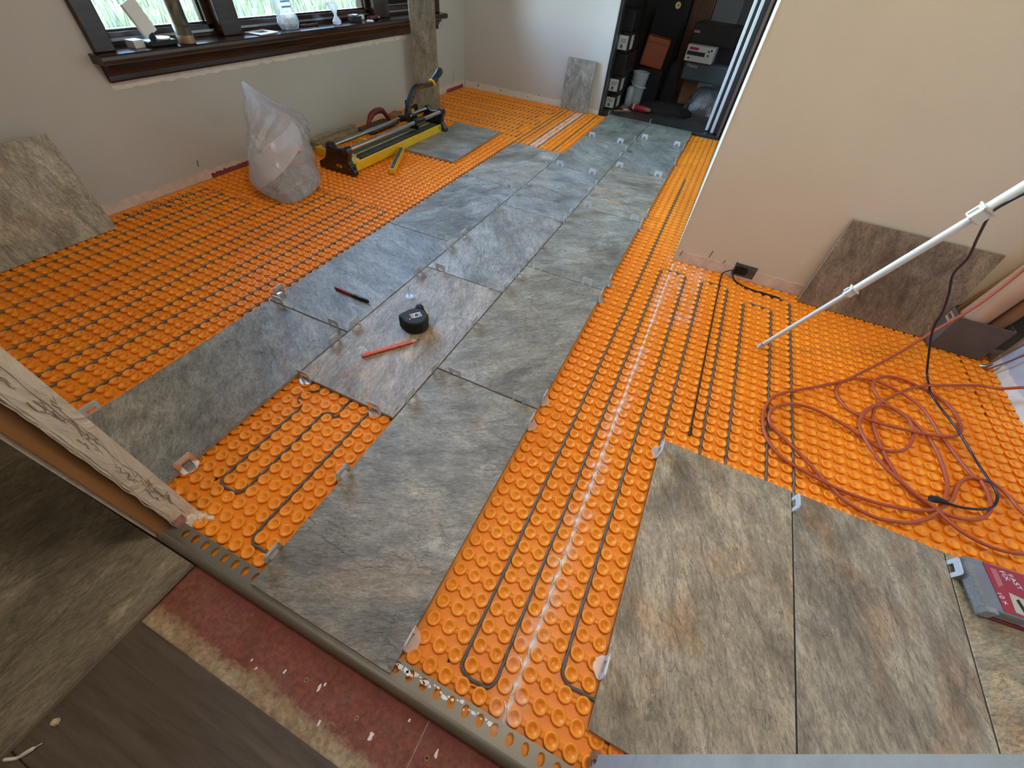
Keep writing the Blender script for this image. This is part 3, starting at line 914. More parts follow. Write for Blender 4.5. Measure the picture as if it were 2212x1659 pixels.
cross = [(0.791, (0.250,), 'marker tile and the pale tile beyond'), (0.597, (0.367, 0.574), 'tape-measure tile and the next one'), (0.183, (0.674, 0.868), 'nearest two tiles of the right row'),
         (0.179, (0.041, 0.258), 'marker tile and the one nearer the jamb'), (-0.017, (0.335, 0.560), 'tape-measure tile and the open orange hole'), (1.404, (0.047, 0.254), 'last two tiles of the left row'),
         (1.210, (0.357, 0.573), 'pale-cracked tile and the nearer one'), (1.827, (0.364, 0.552), 'pale-cracked tile and the farther one'), (2.026, (0.653, 0.874), 'mottled rust tile and the farther one'),
         (2.443, (0.356, 0.547), 'last two tiles of the middle row'), (2.640, (0.663, 0.877), 'last two tiles of the right row'), (1.412, (0.659, 0.886), 'mottled rust tile and the nearer one'),
         (0.798, (0.661, 0.856), 'second and third tiles of the right row')]
for y, xs, where in cross:
    for i, x in enumerate(xs):
        lab = 'clear clip in cross joint of %s%s' % (where, '' if len(xs) == 1 else (', window side' if i == 0 else ', partition side'))
        clip(x, y + 0.0002, random.uniform(-.02, .02), lab, random.uniform(-.08, .08), base=(y < 0))
# one unused clip lying face down with its stem up
r = empty('levelling_clip', (0.3600, 0.4170, 0.0094), 'loose clear clip standing on its square base beside the tape measure', 'tile clip', rot=(0, 0, radians(-20)))
b = bpy.data.objects.new('base_plate', CLB); COL.objects.link(b); b.parent = r; b.scale = (0.75, 0.75, 1)
b.location = (0, 0, 0.0005)
a = MB().prism([(-0.003, -0.0006), (0.003, -0.0006), (0.003, 0.0006), (-0.003, 0.0006)], -0.0086, 0.03).build('stem', 'clip', r)

# ------------------------------------------------------------------ metal edge profile at the doorway
prof = empty('edge_strip', (0.39, -0.441, -0.018), 'bronze rounded metal edge strip with a punched flange across the doorway', 'edge strip')
nose = []
for k in range(13):
    a = radians(90 + k * 90 / 12)
    nose.append((-0.4445 + 0.0150 * cos(a), -0.0165 + 0.0170 * sin(a)))
nose += [(-0.4595, -0.0255), (-0.4440, -0.0255)]
mb = MB()
xa, xb = 0.392, 1.30
vs = [(xa, y, z) for y, z in nose] + [(xb, y, z) for y, z in nose]
n = len(nose)
mb.add(vs, [tuple(range(n)), tuple(range(2 * n - 1, n - 1, -1))] + [(i, i + n, (i + 1) % n + n, (i + 1) % n) for i in range(n)])
o = mb.build('bullnose', 'bronze', prof, smooth=True); o.location = -Vector(prof.location)
mb = MB()
pitch_ = 0.0259
x = 0.4340 - pitch_ / 2
ya, yb_ = -0.4450, -0.4150
zt, zb = -0.0040, -0.0052
nn = 16
while x < 1.30 - pitch_:
    cx, cy = x + pitch_ / 2, -0.4278
    ell = [(cx + 0.0062 * cos(2 * pi * k / nn), cy + 0.0088 * sin(2 * pi * k / nn)) for k in range(nn)]
    sq = []
    for k in range(nn):
        c_, s_ = cos(2 * pi * k / nn), sin(2 * pi * k / nn)
        m_ = max(abs(c_), abs(s_))
        sx = cx + pitch_ / 2 * c_ / m_
        sy = (cy + (yb_ - cy) * s_ / m_) if s_ > 0 else (cy + (cy - ya) * s_ / m_)
        sq.append((sx, sy))
    vs = [(*p, zt) for p in sq] + [(*p, zt) for p in ell] + [(*p, zb) for p in ell] + [(*p, zb) for p in sq]
    fs = []
    for k in range(nn):
        j = (k + 1) % nn
        fs += [(k, j, nn + j, nn + k), (nn + k, nn + j, 2 * nn + j, 2 * nn + k), (2 * nn + k, 2 * nn + j, 3 * nn + j, 3 * nn + k)]
    mb.add(vs, fs)
    x += pitch_
mb.box(0.394, ya, zb, 0.4340 - pitch_ / 2, yb_, zt)
mb.v = [(a_, b_, min(c_, zt)) for a_, b_, c_ in mb.v]
o = mb.build('punched_flange', 'bronze', prof); o.location = -Vector(prof.location)
mb = MB()
random.seed(9)
for i in range(26):
    x = 0.925 + 0.18 * (i / 26) ** 1.1
    y = -0.4160 - 0.008 * random.random() - 0.004
    r = random.uniform(0.001, 0.0042)
    mb.prism([(x + r * 1.7 * random.uniform(.5, 1.2) * cos(a_), y + r * random.uniform(.5, 1.2) * sin(a_)) for a_ in [k * pi / 4 for k in range(8)]], zt, zt + 0.0006)
o = mb.build('thinset_smear', 'mortar', prof); o.location = -Vector(prof.location)

# ------------------------------------------------------------------ walls
# window wall (left), opening y .567..2.626, z .45..1.85
wl = MB()
WT = 0.16
wy0, wy1, wz0, wz1 = 0.575, 2.618, 0.423, 1.85
wl.box(XL - WT, -0.46, -0.06, XL, YB + 0.12, wz0)
wl.box(XL - WT, -0.46, wz1, XL, YB + 0.12, CEIL)
wl.box(XL - WT, -0.46, wz0, XL, wy0, wz1)
wl.box(XL - WT, wy1, wz0, XL, YB + 0.12, wz1)
wall_left = struct(wl, 'wall_left', 'wall')
# back wall with closet opening x .24..1.12
wb = MB()
wb.box(XL, YB, -0.06, 0.232, YB + 0.11, CEIL)
wb.box(0.232, YB, 2.05, 1.80, YB + 0.11, CEIL)
wall_back = struct(wb, 'wall_back', 'wall_back')
# partition block
pb = MB()
pb.box(XP, YP, -0.06, 2.45, YP + 0.11, CEIL)
pb.prism([(XP, YP + 0.11), (XP + 0.11, YP + 0.11), (XP + 0.11, YB + 0.03), (XP + 0.012, YB + 0.03)], -0.06, CEIL)
wall_right = struct(pb, 'wall_partition', 'wall_warm')
# corner bead at the partition end
MB().box(XP - 0.0004, YP - 0.001, -0.016, XP + 0.0015, YP + 0.002, CEIL).build('corner_bead', 'spackle', wall_right)
# right wall: pale scuffed boxed section
rb_ = MB()
rb_.box(XR, -0.46, -0.06, XR + 0.06, 1.115, CEIL)
rb_.box(2.36, 1.05, -0.06, 2.45, YP, CEIL)
wall_r2 = struct(rb_, 'wall_right', 'lavender')
# near wall: left part and right part of the doorway, header above
nw = MB()
nw.box(XL, -0.452, -0.06, 0.372, -0.392, CEIL)
nw.box(0.30, -0.452, 2.05, 1.35, -0.392, CEIL)
wall_front = struct(nw, 'wall_front', 'hallwall')
def leanbox(mb, p):   # p: list of 4 (x,y) at z0 and shift in x at z1
    pass
# left jamb layers
mbj = MB()
nz = 60
def jamb_layer(x_face, y0, y1, amp, seed, xin=0.36, z1=CEIL, zc=(0, 1)):
    mb = MB()
    cols = 7
    rowsn = 150
    vs = []; fs = []
    for i in range(rowsn + 1):
        z = -0.018 + (z1 + 0.018) * (i / rowsn) ** 1.6
        for j in range(cols + 1):
            y = y0 + (y1 - y0) * j / cols
            q = Vector((seed, y * 40, z * 14))
            d = amp * (abs(noise.noise(q)) * 1.2 + 0.5 * noise.noise(q * 2.3))
            vs.append((x_face - max(0, d), y + (amp * 0.4 * noise.noise(Vector((z * 30, j * 3.1, seed))) if 0 < j < cols else 0), z))
    for i in range(rowsn):
        for j in range(cols):
            a = i * (cols + 1) + j
            fs.append((a, a + 1, a + cols + 2, a + cols + 1))
    mb.add(vs, fs)
    mb.box(xin, y0, -0.018, x_face - 0.006, y1, z1)
    # closing sides
    sv = []; 
    for i in range(rowsn):
        for j in (0, cols):
            a = vs[i * (cols + 1) + j]; b = vs[(i + 1) * (cols + 1) + j]
            mb.add([a, b, (xin, b[1], b[2]), (xin, a[1], a[2])], [(0, 1, 2, 3)])
    return mb
jroot = jamb_layer(0.412, -0.4260, -0.3865, 0.0020, 2.0).build('trim_1', 'jamb_plaster', smooth=True)
jroot['kind'] = 'structure'
MB().box(0.36, -0.4520, -0.018, 0.3960, -0.4265, CEIL).build('wood_stud', 'oak', jroot)
MB().box(0.355, -0.4585, -0.018, 0.3885, -0.4520, CEIL).build('hall_drywall_edge', 'jamb_plaster', jroot)
MB().box(1.0085, -0.560, -0.0262, 1.0097, -0.462, -0.0257).build('board_seam', 'dark_crack', hall)
mb = MB()
# torn plaster lips and cracks running up the jamb
random.seed(21)
for k in range(3):
    y = (-0.4245, -0.4275, -0.3980)[k]
    pts = []
    for i in range(90):
        z = -0.01 + 0.75 * i / 90
        pts.append((0.4112 + 0.0012 * noise.noise(Vector((z * 60, k, 1))) + (0.0006 if k < 2 else 0.0), y + 0.0022 * noise.noise(Vector((z * 35, k * 7, 4))), z))
    mb.tube(pts, [0.0006 + 0.0008 * abs(noise.noise(Vector((p[2] * 60, k, 8)))) for p in pts], 5)
mb.build('torn_edge', 'jamb_plaster', jroot)
mb = MB()
for k in range(34):
    z = random.uniform(0.03, 0.6)
    y = random.uniform(-0.413, -0.397)
    pts = []
    for i in range(7):
        pts.append((0.4118, y + 0.0022 * i * (random.random() - 0.35), z + i * random.uniform(.002, .007)))
    mb.tube(pts, [0.0002, 0.0006, 0.0009, 0.0010, 0.0009, 0.0006, 0.0002], 4)
for k in range(3):
    y = (-0.4262, -0.4020, -0.4225)[k]
    pts = [(0.4118 - (0.0 if k else 0.001), y + 0.0028 * noise.noise(Vector((i * 0.21, k * 5, 7))), 0.015 + 0.72 * i / 80) for i in range(81)]
    mb.tube(pts, [0.0004 + 0.0012 * abs(noise.noise(Vector((i * 0.33, k, 2)))) for i in range(81)], 4)
mb.build('crack', 'dark_crack', jroot)
# little rubble of compound at the jamb's foot
mb = MB()
for (x, y, r, h) in ((0.408, -0.402, .020, .020), (0.425, -0.392, .014, .009), (0.418, -0.418, .012, .012), (0.438, -0.386, .010, .005), (0.400, -0.428, .014, .010)):
    n_ = 10
    ring = [(x + r * random.uniform(.6, 1.1) * cos(k * 2 * pi / n_), y + r * random.uniform(.6, 1.1) * sin(k * 2 * pi / n_), -0.0165) for k in range(n_)]
    ring2 = [(x + (p[0] - x) * .55 + random.uniform(-.002, .002), y + (p[1] - y) * .55, -0.0165 + h * random.uniform(.7, 1)) for p in ring]
    mb.add(ring + ring2 + [(x, y, -0.0165 + h)], [(k, (k + 1) % n_, (k + 1) % n_ + n_, k + n_) for k in range(n_)] + [(k + n_, (k + 1) % n_ + n_, 2 * n_) for k in range(n_)])
mb.build('compound_lump', 'jamb_plaster', jroot)
MB().prism([(0.3985, -0.4265), (0.4135, -0.4265), (0.4135, -0.4075), (0.4045, -0.4060)], -0.016, 0.020).build('pink_paint_patch', mat('pink_stained_plaster', (0.50, 0.26, 0.24), 0.9, var=0.3, vscale=80), jroot)
# right jamb: drywall edge leaning slightly
mb = MB()
def lean_slab(xb0, xb1, y0, y1, z0, z1, dx):
    vs = [(xb0, y0, z0), (xb1, y0, z0), (xb1, y1, z0), (xb0, y1, z0), (xb0 + dx, y0, z1), (xb1, y0, z1), (xb1, y1, z1), (xb0 + dx, y1, z1)]
    mb.add(vs, [(0, 3, 2, 1), (4, 5, 6, 7), (0, 1, 5, 4), (1, 2, 6, 5), (2, 3, 7, 6), (3, 0, 4, 7)])
lean_slab(1.2575, 1.35, -0.452, -0.388, -0.018, 0.69, -0.037)
lean_slab(1.2205, 1.35, -0.452, -0.388, 0.69, CEIL, 0.0)
jr = mb.build('trim_2', 'drywall_grey'); jr['kind'] = 'structure'
struct(MB().box(1.35, -0.452, -0.06, XR + 0.06, -0.392, CEIL), 'wall_front_right', 'hallwall')
mb = MB()
for i in range(7):
    z = -0.012 + 0.006 * i
    mb.prism([(1.2535 - .0004 * i, -0.3935 - random.random() * .01), (1.264 - .0005 * i, -0.396), (1.262 - .0005 * i, -0.384 + .001 * random.random()), (1.2535 - .0004 * i, -0.3855)], z, z + 0.0055)
mb.build('broken_edge', 'cardb', jr)
# ceiling
ceiling = struct(MB().box(XL - 0.3, -2.5, CEIL, 3.0, 5.2, CEIL + 0.12), 'ceiling', 'ceiling')
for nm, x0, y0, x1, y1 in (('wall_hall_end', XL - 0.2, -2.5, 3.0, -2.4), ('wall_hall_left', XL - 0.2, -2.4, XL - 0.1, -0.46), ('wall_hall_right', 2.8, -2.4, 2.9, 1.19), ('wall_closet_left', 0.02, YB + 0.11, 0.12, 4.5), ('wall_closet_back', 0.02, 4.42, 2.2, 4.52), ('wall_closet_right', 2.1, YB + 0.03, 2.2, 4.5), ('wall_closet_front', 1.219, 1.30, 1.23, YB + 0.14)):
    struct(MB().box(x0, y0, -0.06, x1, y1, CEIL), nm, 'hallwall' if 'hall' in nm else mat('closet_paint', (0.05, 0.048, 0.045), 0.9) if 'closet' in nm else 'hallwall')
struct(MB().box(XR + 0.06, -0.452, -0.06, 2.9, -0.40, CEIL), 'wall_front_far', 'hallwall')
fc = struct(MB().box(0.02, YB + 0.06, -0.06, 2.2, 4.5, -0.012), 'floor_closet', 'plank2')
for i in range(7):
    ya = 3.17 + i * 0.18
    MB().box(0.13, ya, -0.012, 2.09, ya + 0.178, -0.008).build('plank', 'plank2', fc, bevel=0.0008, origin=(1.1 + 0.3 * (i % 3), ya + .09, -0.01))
# closet sill and jamb channel
struct(MB().box(0.232, 3.048, -0.018, 1.108, 3.165, -0.001), 'trim_3', mat('dark_metal_sill', (0.05, 0.05, 0.055), 0.4, 0.4), bevel=0.002)
jm = MB(); jm.box(0.226, YB - 0.004, -0.016, 0.238, YB + 0.114, 2.05)
struct(jm, 'trim_4', mat('dark_jamb_channel', (0.035, 0.035, 0.04), 0.35, 0.5))
MB().box(0.2385, YB + 0.012, -0.0, 0.2425, YB + 0.030, 2.05).build('steel_lip', 'steel', bpy.data.objects['trim_4'])
# two white sliding doors seen on edge
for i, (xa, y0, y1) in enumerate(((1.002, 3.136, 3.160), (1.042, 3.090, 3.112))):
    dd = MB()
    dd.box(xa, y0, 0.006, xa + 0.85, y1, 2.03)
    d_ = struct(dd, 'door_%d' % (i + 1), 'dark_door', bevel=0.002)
    MB().box(xa - 0.004, y0 - 0.003, 0.006, xa + 0.016, y1 + 0.003, 2.03).build('metal_edge', mat('brushed_door_edge', (0.72, 0.73, 0.76), 0.35, 0.3), d_, bevel=0.002)
struct(MB().box(1.088, 3.05, 0.0, 1.106, 3.086, 2.05), 'trim_5', mat('brown_jamb_shim', (0.12, 0.065, 0.045), 0.8))

# unpainted ragged strips at the foot of the walls and under the apron
def strip_on(axis, const, a0, a1, z0, z1, amp, seed, mat_, parent, name, th=0.0016, n=90, freq=0.35, sgn=1, bottom=0.0):
    vs = []; fs = []
    for i in range(n + 1):
        a = a0 + (a1 - a0) * i / n
        zt_ = z1 + amp * (noise.noise(Vector((i * freq, seed, 0))) + 0.5 * noise.noise(Vector((i * freq * 3.1, seed, 5))))
        zb_ = z0 + bottom * noise.noise(Vector((i * freq * 1.7, seed, 9)))
        for z in (zb_, max(zb_ + 0.001, zt_)):
            for t in (0, th * sgn):
                vs.append((const + t, a, z) if axis == 'x' else (a, const + t, z))
    for i in range(n):
        a = 4 * i; b = a + 4
        fs += [(a + 1, b + 1, b + 3, a + 3), (a + 2, a + 3, b + 3, b + 2), (a, a + 1, b + 1, b)]
    fs += [(0, 1, 3, 2), (4 * n, 4 * n + 1, 4 * n + 3, 4 * n + 2)]
    MB().add(vs, fs).build(name, mat_, parent)
strip_on('x', XL, 0.20, 1.06, -0.016, 0.020, 0.012, 1, 'plaster', wall_left, 'plaster_strip')
strip_on('x', XL + 0.0006, 0.72, 1.12, -0.016, 0.002, 0.008, 4, 'magenta', wall_left, 'magenta_paint_strip')
strip_on('x', XL, 2.45, 3.02, -0.016, 0.034, 0.016, 6, 'plaster', wall_left, 'plaster_strip')
strip_on('x', XL + 0.0008, 2.75, 3.00, -0.016, 0.006, 0.012, 8, 'magenta', wall_left, 'magenta_paint_strip')
strip_on('x', XL, 0.52, 2.30, 0.345, 0.368, 0.001, 2, 'spackle', wall_left, 'primer_band', bottom=0.012)
strip_on('y', YB, -0.92, -0.02, -0.016, 0.026, 0.012, 3, 'spackle', wall_back, 'plaster_strip', sgn=-1)
strip_on('y', YB, 0.0, 0.224, -0.016, 0.012, 0.004, 12, 'spackle', wall_back, 'plaster_strip', sgn=-1)
strip_on('y', YP, 1.118, 1.62, -0.014, 0.030, 0.004, 5, 'plaster', wall_right, 'plaster_strip', sgn=-1, th=0.0025, n=60)
strip_on('x', XR, 0.35, 1.112, -0.016, 0.020, 0.006, 17, 'spackle', wall_r2, 'plaster_strip', sgn=-1, th=0.003)
mb = MB()
for (x, y, z, h, s_) in ((XL + 0.001, 0.685, 0.055, .012, 0), (XL + 0.001, 2.86, 0.075, .035, 0), ):
    mb.obox((x, y, z), (0.0004, 0, 0), (0, 0.0016, 0), (0, 0.003, h))
for (x, z, h) in ((1.13, 0.022, .012), (1.235, 0.050, .015), (1.292, 0.036, .007)):
    mb.obox((x, YP - 0.0030, z), (0.0012, 0, 0), (0, 0.0004, 0), (0.002, 0, h))
for (x, z, h) in ((-0.80, 0.012, .010), (-0.60, 0.010, .006), (-0.36, 0.004, .004), (-0.27, 0.030, .003)):
    mb.obox((x, YB - 0.0022, z), (0.003, 0, 0), (0, 0.0004, 0), (0, 0, h))
mb.build('pencil_mark', 'ink', wall_left)

# baked-in outlet box at the foot of the partition with the thermostat leads
ob = empty('junction_box', (1.372, YP, 0.0), 'open grey metal wiring box at the foot of the tan partition wall', 'junction box')
mb = MB()
mb.box(1.335, YP - 0.002, -0.002, 1.338, YP + 0.03, 0.048); mb.box(1.412, YP - 0.002, -0.002, 1.415, YP + 0.03, 0.034)
mb.box(1.335, YP - 0.002, 0.040, 1.415, YP - 0.0015, 0.046)
mb.box(1.335, YP - 0.0040, -0.002, 1.415, YP - 0.0030, 0.040)
mb.v = [(x - 1.372, y - YP, z) for x, y, z in mb.v]
mb.build('box_shell', mat('dull_box_metal', (0.10, 0.115, 0.12), 0.5, 0.5, var=0.3, vscale=60), ob)
mb = MB(); mb.box(-0.034, -0.0055, 0.004, 0.010, -0.0042, 0.036); mb.box(-0.010, -0.0090, 0.010, 0.014, -0.0050, 0.028)
mb.build('wire_clamp', 'black', ob, bevel=0.001)
o = MB().tube(spline([(1.345, YP - 0.004, 0.034), (1.338, YP - 0.010, 0.018), (1.342, YP - 0.024, 0.002), (1.360, YP - 0.044, -0.008), (1.392, YP - 0.056, -0.011), (1.415, YP - 0.062, -0.0115)]), 0.0034, 8).build('cold_lead', 'black', smooth=True)
mbx = MB().tube(spline([(1.415, YP - 0.062, -0.0112), (1.45, YP - 0.066, -0.011), (1.49, YP - 0.068, -0.0112), (1.522, YP - 0.0685, -0.0118)]), [0.0034] * 6 + [0.0058] * 12 + [0.0034], 8)
o2 = mbx.build('splice', 'black', o, smooth=True)
tag(o, 'thick black lead running from the wiring box along the partition foot', 'cable')
sw = MB().tube(spline([(1.348, YP - 0.006, 0.016), (1.325, YP - 0.014, 0.014), (1.309, YP - 0.020, 0.004), (1.3044, YP - 0.03, -0.010), (1.3044, 0.98, -0.0125), (1.3044, 0.7, -0.0125), (1.3044, 0.45, -0.0125), (1.3044, 0.312, -0.0125)]), 0.0021, 8)
sw.tube([(1.3044, 0.335, -0.0120), (1.3044, 0.330, -0.0120), (1.3044, 0.306, -0.0120), (1.3044, 0.302, -0.0120)], [0.002, 0.0042, 0.0036, 0.001], 8)
tag(sw.build('sensor_wire', 'black', smooth=True), 'straight black sensor wire laid in the orange mat, ending in a probe', 'wire')

# ------------------------------------------------------------------ window
win = empty('window_1', (XL, 1.6, 0.45), None, None); win['kind'] = 'structure'
def wadd(mb, name, mat_, **k):
    o = mb.build(name, mat_, win, **k); o.location = -Vector(win.location); return o
mb = MB()
# stool with rounded nose (prism in xz swept along y)
prof_ = [(-1.075, 0.423), (-0.872, 0.423), (-0.866, 0.428), (-0.864, 0.437), (-0.866, 0.446), (-0.872, 0.450), (-1.075, 0.450)]
def sweep_y(mb, prof, y0, y1, mi=0):
    n = len(prof)
    vs = [(x, y0, z) for x, z in prof] + [(x, y1, z) for x, z in prof]
    mb.add(vs, [tuple(range(n - 1, -1, -1)), tuple(range(n, 2 * n))] + [(i, (i + 1) % n, (i + 1) % n + n, i + n) for i in range(n)], mi)
    return mb
st_ = MB()
sweep_y(st_, prof_, 0.576, 2.617)
sweep_y(st_, [(XL, 0.423), (-0.872, 0.423), (-0.866, 0.428), (-0.864, 0.437), (-0.866, 0.446), (-0.872, 0.450), (XL, 0.450)], 0.503, 0.576)
sweep_y(st_, [(XL, 0.423), (-0.872, 0.423), (-0.866, 0.428), (-0.864, 0.437), (-0.866, 0.446), (-0.872, 0.450), (XL, 0.450)], 2.617, 2.700)
wadd(st_, 'stool', 'darkwood')
ap = MB(); sweep_y(ap, [(XL, 0.368), (-0.916, 0.368), (-0.912, 0.374), (-0.912, 0.388), (-0.905, 0.396), (-0.900, 0.404), (-0.889, 0.410), (-0.884, 0.423), (XL, 0.423)], 0.520, 2.650)
wadd(ap, 'apron', 'darkwood')
for y0, y1 in ((0.520, 0.587), (2.605, 2.673)):
    wadd(MB().box(XL, y0, 0.450, XL + 0.020, y1, 1.92), 'casing', 'darkwood', bevel=0.004)
wadd(MB().box(XL, 0.50, 1.85, XL + 0.020, 2.69, 1.93), 'head_casing', 'darkwood', bevel=0.004)
fr_ = MB()
for y0, y1 in ((0.575, 0.600), (1.040, 1.135), (2.035, 2.170), (2.590, 2.618)):
    fr_.box(XL - 0.14, y0, 0.450, XL - 0.012, y1, 1.85)
fr_.box(XL - 0.14, 0.575, 1.82, XL - 0.012, 2.618, 1.85)
wadd(fr_, 'frame', 'darkwood', bevel=0.003)
sill = MB(); sill.box(XL - 0.15, 0.58, 0.450, XL - 0.055, 2.61, 0.462); sill.box(XL - 0.15, 0.58, 0.450, XL - 0.085, 2.61, 0.470)
wadd(sill, 'sash_rest', 'darkwood', bevel=0.002)
bays = ((0.600, 1.040, 0.026), (1.135, 2.035, 0.024), (2.170, 2.590, 0.026))
for (ya, yb, rw) in bays:
    sm = MB()
    xz0, xz1 = -1.030, -0.985
    zb0, zb1 = 0.462, 1.82
    sm.box(xz0, ya, zb0, xz1, yb, zb0 + 0.026); sm.box(xz0, ya, zb1 - 0.03, xz1, yb, zb1)
    sm.box(xz0, ya, zb0, xz1, ya + rw, zb1); sm.box(xz0, yb - rw, zb0, xz1, yb, zb1)
    sm.box(xz0 + 0.012, ya + rw, zb0 + 0.026, xz1 - 0.016, ya + rw + 0.006, zb1 - .03); sm.box(xz0 + 0.012, yb - rw - 0.006, zb0 + 0.026, xz1 - 0.016, yb - rw, zb1 - .03)
    sm.box(xz0 + 0.012, ya + rw, zb0 + 0.026, xz1 - 0.016, yb - rw, zb0 + 0.032)
    s_ = wadd(sm, 'sash', 'darkwood', bevel=0.002)
    gp = MB().box(-1.010, ya + rw - 0.002, zb0 + 0.024, -1.006, yb - rw + 0.002, zb1 - 0.028)
    o = gp.build('pane', 'pane', s_)
    sc = MB().box(-0.984, ya + 0.01, zb0 + 0.002, -0.980, yb - 0.01, zb0 + 0.010)
    sc.build('steel_track', 'steel', s_)
# outdoors
gd = MB()
n_ = 40
vs = []; fs = []
for i in range(n_ + 1):
    for j in range(n_ + 1):
        x = -1.2 - 34 * (i / n_) ** 1.5; y = -22 + 55 * j / n_
        z = -0.55 + 0.035 * max(0, -x - 3) + 0.10 * noise.noise(Vector((x * .4, y * .4, 0)))
        vs.append((x, y, z))
for i in range(n_):
    for j in range(n_):
        a = i * (n_ + 1) + j
        fs.append((a, a + n_ + 1, a + n_ + 2, a + 1))
gd.add(vs, fs)
struct(gd, 'ground_meadow', 'grass_ground', smooth=True)
random.seed(3)
gb = MB()
for k in range(6500):
    u = random.random()
    x = -1.9 - 7.5 * u ** 1.3; y = random.uniform(-0.5, 4.2) * (1 + (-x - 1.9) * 0.25) + 0.3
    z = -0.55 + 0.035 * max(0, -x - 3) + 0.10 * noise.noise(Vector((x * .4, y * .4, 0)))
    h = random.uniform(0.18, 0.50); w_ = random.uniform(0.003, 0.007) * (1 + u)
    a = random.uniform(0, pi); l = random.uniform(-.3, .3) * h; l2 = random.uniform(-.3, .3) * h
    dx, dy = w_ * cos(a), w_ * sin(a)
    mi = random.choice((0, 0, 1, 1, 2 if 1.0 < y < 3.6 else 0))
    gb.add([(x - dx, y - dy, z), (x + dx, y + dy, z), (x + dx * .7 + l * .4, y + dy * .7 + l2 * .4, z + h * .6), (x - dx * .7 + l * .4, y - dy * .7 + l2 * .4, z + h * .6), (x + l, y + l2, z + h)], [(0, 1, 2, 3), (3, 2, 4)], mi)
tag(gb.build('grass', ['grass', 'grass_dry', 'weed']), 'tall sunlit green grass growing outside the window', 'grass', kind='stuff')

# ------------------------------------------------------------------ things on the window stool
SZ = 0.450
def rotz(a): return Matrix.Rotation(a, 4, 'Z')
# spray can
can = empty('spray_can', (-0.905, 0.845, SZ), 'tall mottled brown and black can standing at the window', 'can')
MB().lathe([(0.024, 0), (0.0285, 0.003), (0.0295, 0.012), (0.0285, 0.016), (0.0285, 0.185), (0.026, 0.192), (0.018, 0.200)], 28).build('body', 'camo', can, smooth=True)
MB().lathe([(0.0288, 0.002), (0.0296, 0.006), (0.0296, 0.022), (0.0288, 0.026)], 28).build('base_rim', 'copper', can, smooth=True)
MB().lathe([(0.020, 0.198), (0.020, 0.230), (0.017, 0.236)], 24).build('cap', 'black', can, smooth=True)
mb = MB(); arc = [(0.0289 * cos(a_), 0.0289 * sin(a_), 0.062 + 0.010 * (1 - ((i - 6) / 6) ** 2) * -1) for i, a_ in enumerate([radians(-65 + 11 * k) for k in range(13)])]
mb.tube(arc, 0.0022, 6); mb.build('dark_arc_print', mat('dark_green_print', (0.02, 0.05, 0.03), 0.4), can)
# switch plate / white plastic guard standing behind on a charger
ch = empty('battery_charger', (-0.925, 0.745, SZ), 'low black charger block with a white rim at the left end of the window ledge', 'charger')
MB().box(-0.030, -0.048, 0, 0.032, 0.055, 0.018).build('body', 'black', ch, bevel=0.005)
MB().lathe([(0.030, 0.018), (0.031, 0.020), (0.030, 0.0225), (0.002, 0.0228)], 24, tf=Matrix.Translation((0, 0.018, 0))).build('white_disc', 'white', ch, smooth=True)
bl = empty('blank_sign_card', (-0.915, 0.735, SZ + 0.022), 'tilted blank white card leaning up from the charger in front of the glass', 'card', rot=(radians(18), radians(-6), radians(12)))
mb = MB(); mb.box(-0.002, -0.030, 0.012, 0.002, 0.032, 0.108); mb.box(-0.007, -0.031, 0.012, -0.002, -0.024, 0.108)
mb.build('card_sheet', 'paper', bl, bevel=0.001)
MB().box(-0.006, -0.016, -0.006, 0.004, 0.006, 0.016).build('stand', 'black', bl)
sb_ = MB().box(-0.020, -0.020, 0, 0.018, 0.020, 0.022).build('small_box', 'white', bevel=0.001)
sb_.location = (-0.935, 0.672, SZ); sb_.rotation_euler = (0, 0, radians(8))
tag(sb_, 'small plain white box at the left end of the window ledge', 'box')
# outlet cover plate
pl = empty('outlet_plate', (-0.925, 1.215, SZ + 0.001), 'cream plastic wall plate with a square hole lying on the window ledge', 'wall plate', rot=(0, 0, radians(8)))
mb = MB()
mb.box(-0.044, -0.058, 0, -0.022, 0.058, 0.004); mb.box(0.022, -0.058, 0, 0.044, 0.058, 0.004)
mb.box(-0.022, -0.058, 0, 0.022, -0.030, 0.004); mb.box(-0.022, 0.026, 0, 0.022, 0.058, 0.004)
mb.build('plate', 'offwhite', pl, bevel=0.001)
mb = MB(); mb.box(-0.022, -0.030, 0, 0.022, 0.026, 0.0012); mb.build('recess', 'black', pl)
# bag of spacers
def blobbag(name, rings, mat_, parent, n=28, crump=0.10, seed=1.0, freq=3.0):
    vs = []; fs = []
    for i, (z, cx, cy, rx, ry) in enumerate(rings):
        for k in range(n):
            a = 2 * pi * k / n
            d = 1 + crump * (noise.noise(Vector((cos(a) * freq, sin(a) * freq, z * 18 + seed))) * 1.6 + 0.7 * abs(noise.noise(Vector((cos(a) * freq * 2.2, sin(a) * freq * 2.2, z * 40 + seed)))) )
            vs.append((cx + rx * d * cos(a), cy + ry * d * sin(a), z + 0.4 * crump * min(rx, ry) * noise.noise(Vector((a * 3, z * 20, seed)))))
    for i in range(len(rings) - 1):
        for k in range(n):
            k2 = (k + 1) % n
            fs.append((i * n + k, i * n + k2, (i + 1) * n + k2, (i + 1) * n + k))
    fs.append(tuple(range(n - 1, -1, -1))); fs.append(tuple((len(rings) - 1) * n + k for k in range(n)))
    return MB().add(vs, fs).build(name, mat_, parent, smooth=False)
def interp_rings(keys, n):
    out = []
    for i in range(n):
        t = i / (n - 1) * (len(keys) - 1); k = min(int(t), len(keys) - 2); f = t - k
        out.append(tuple(a + (b - a) * f for a, b in zip(keys[k], keys[k + 1])))
    return out
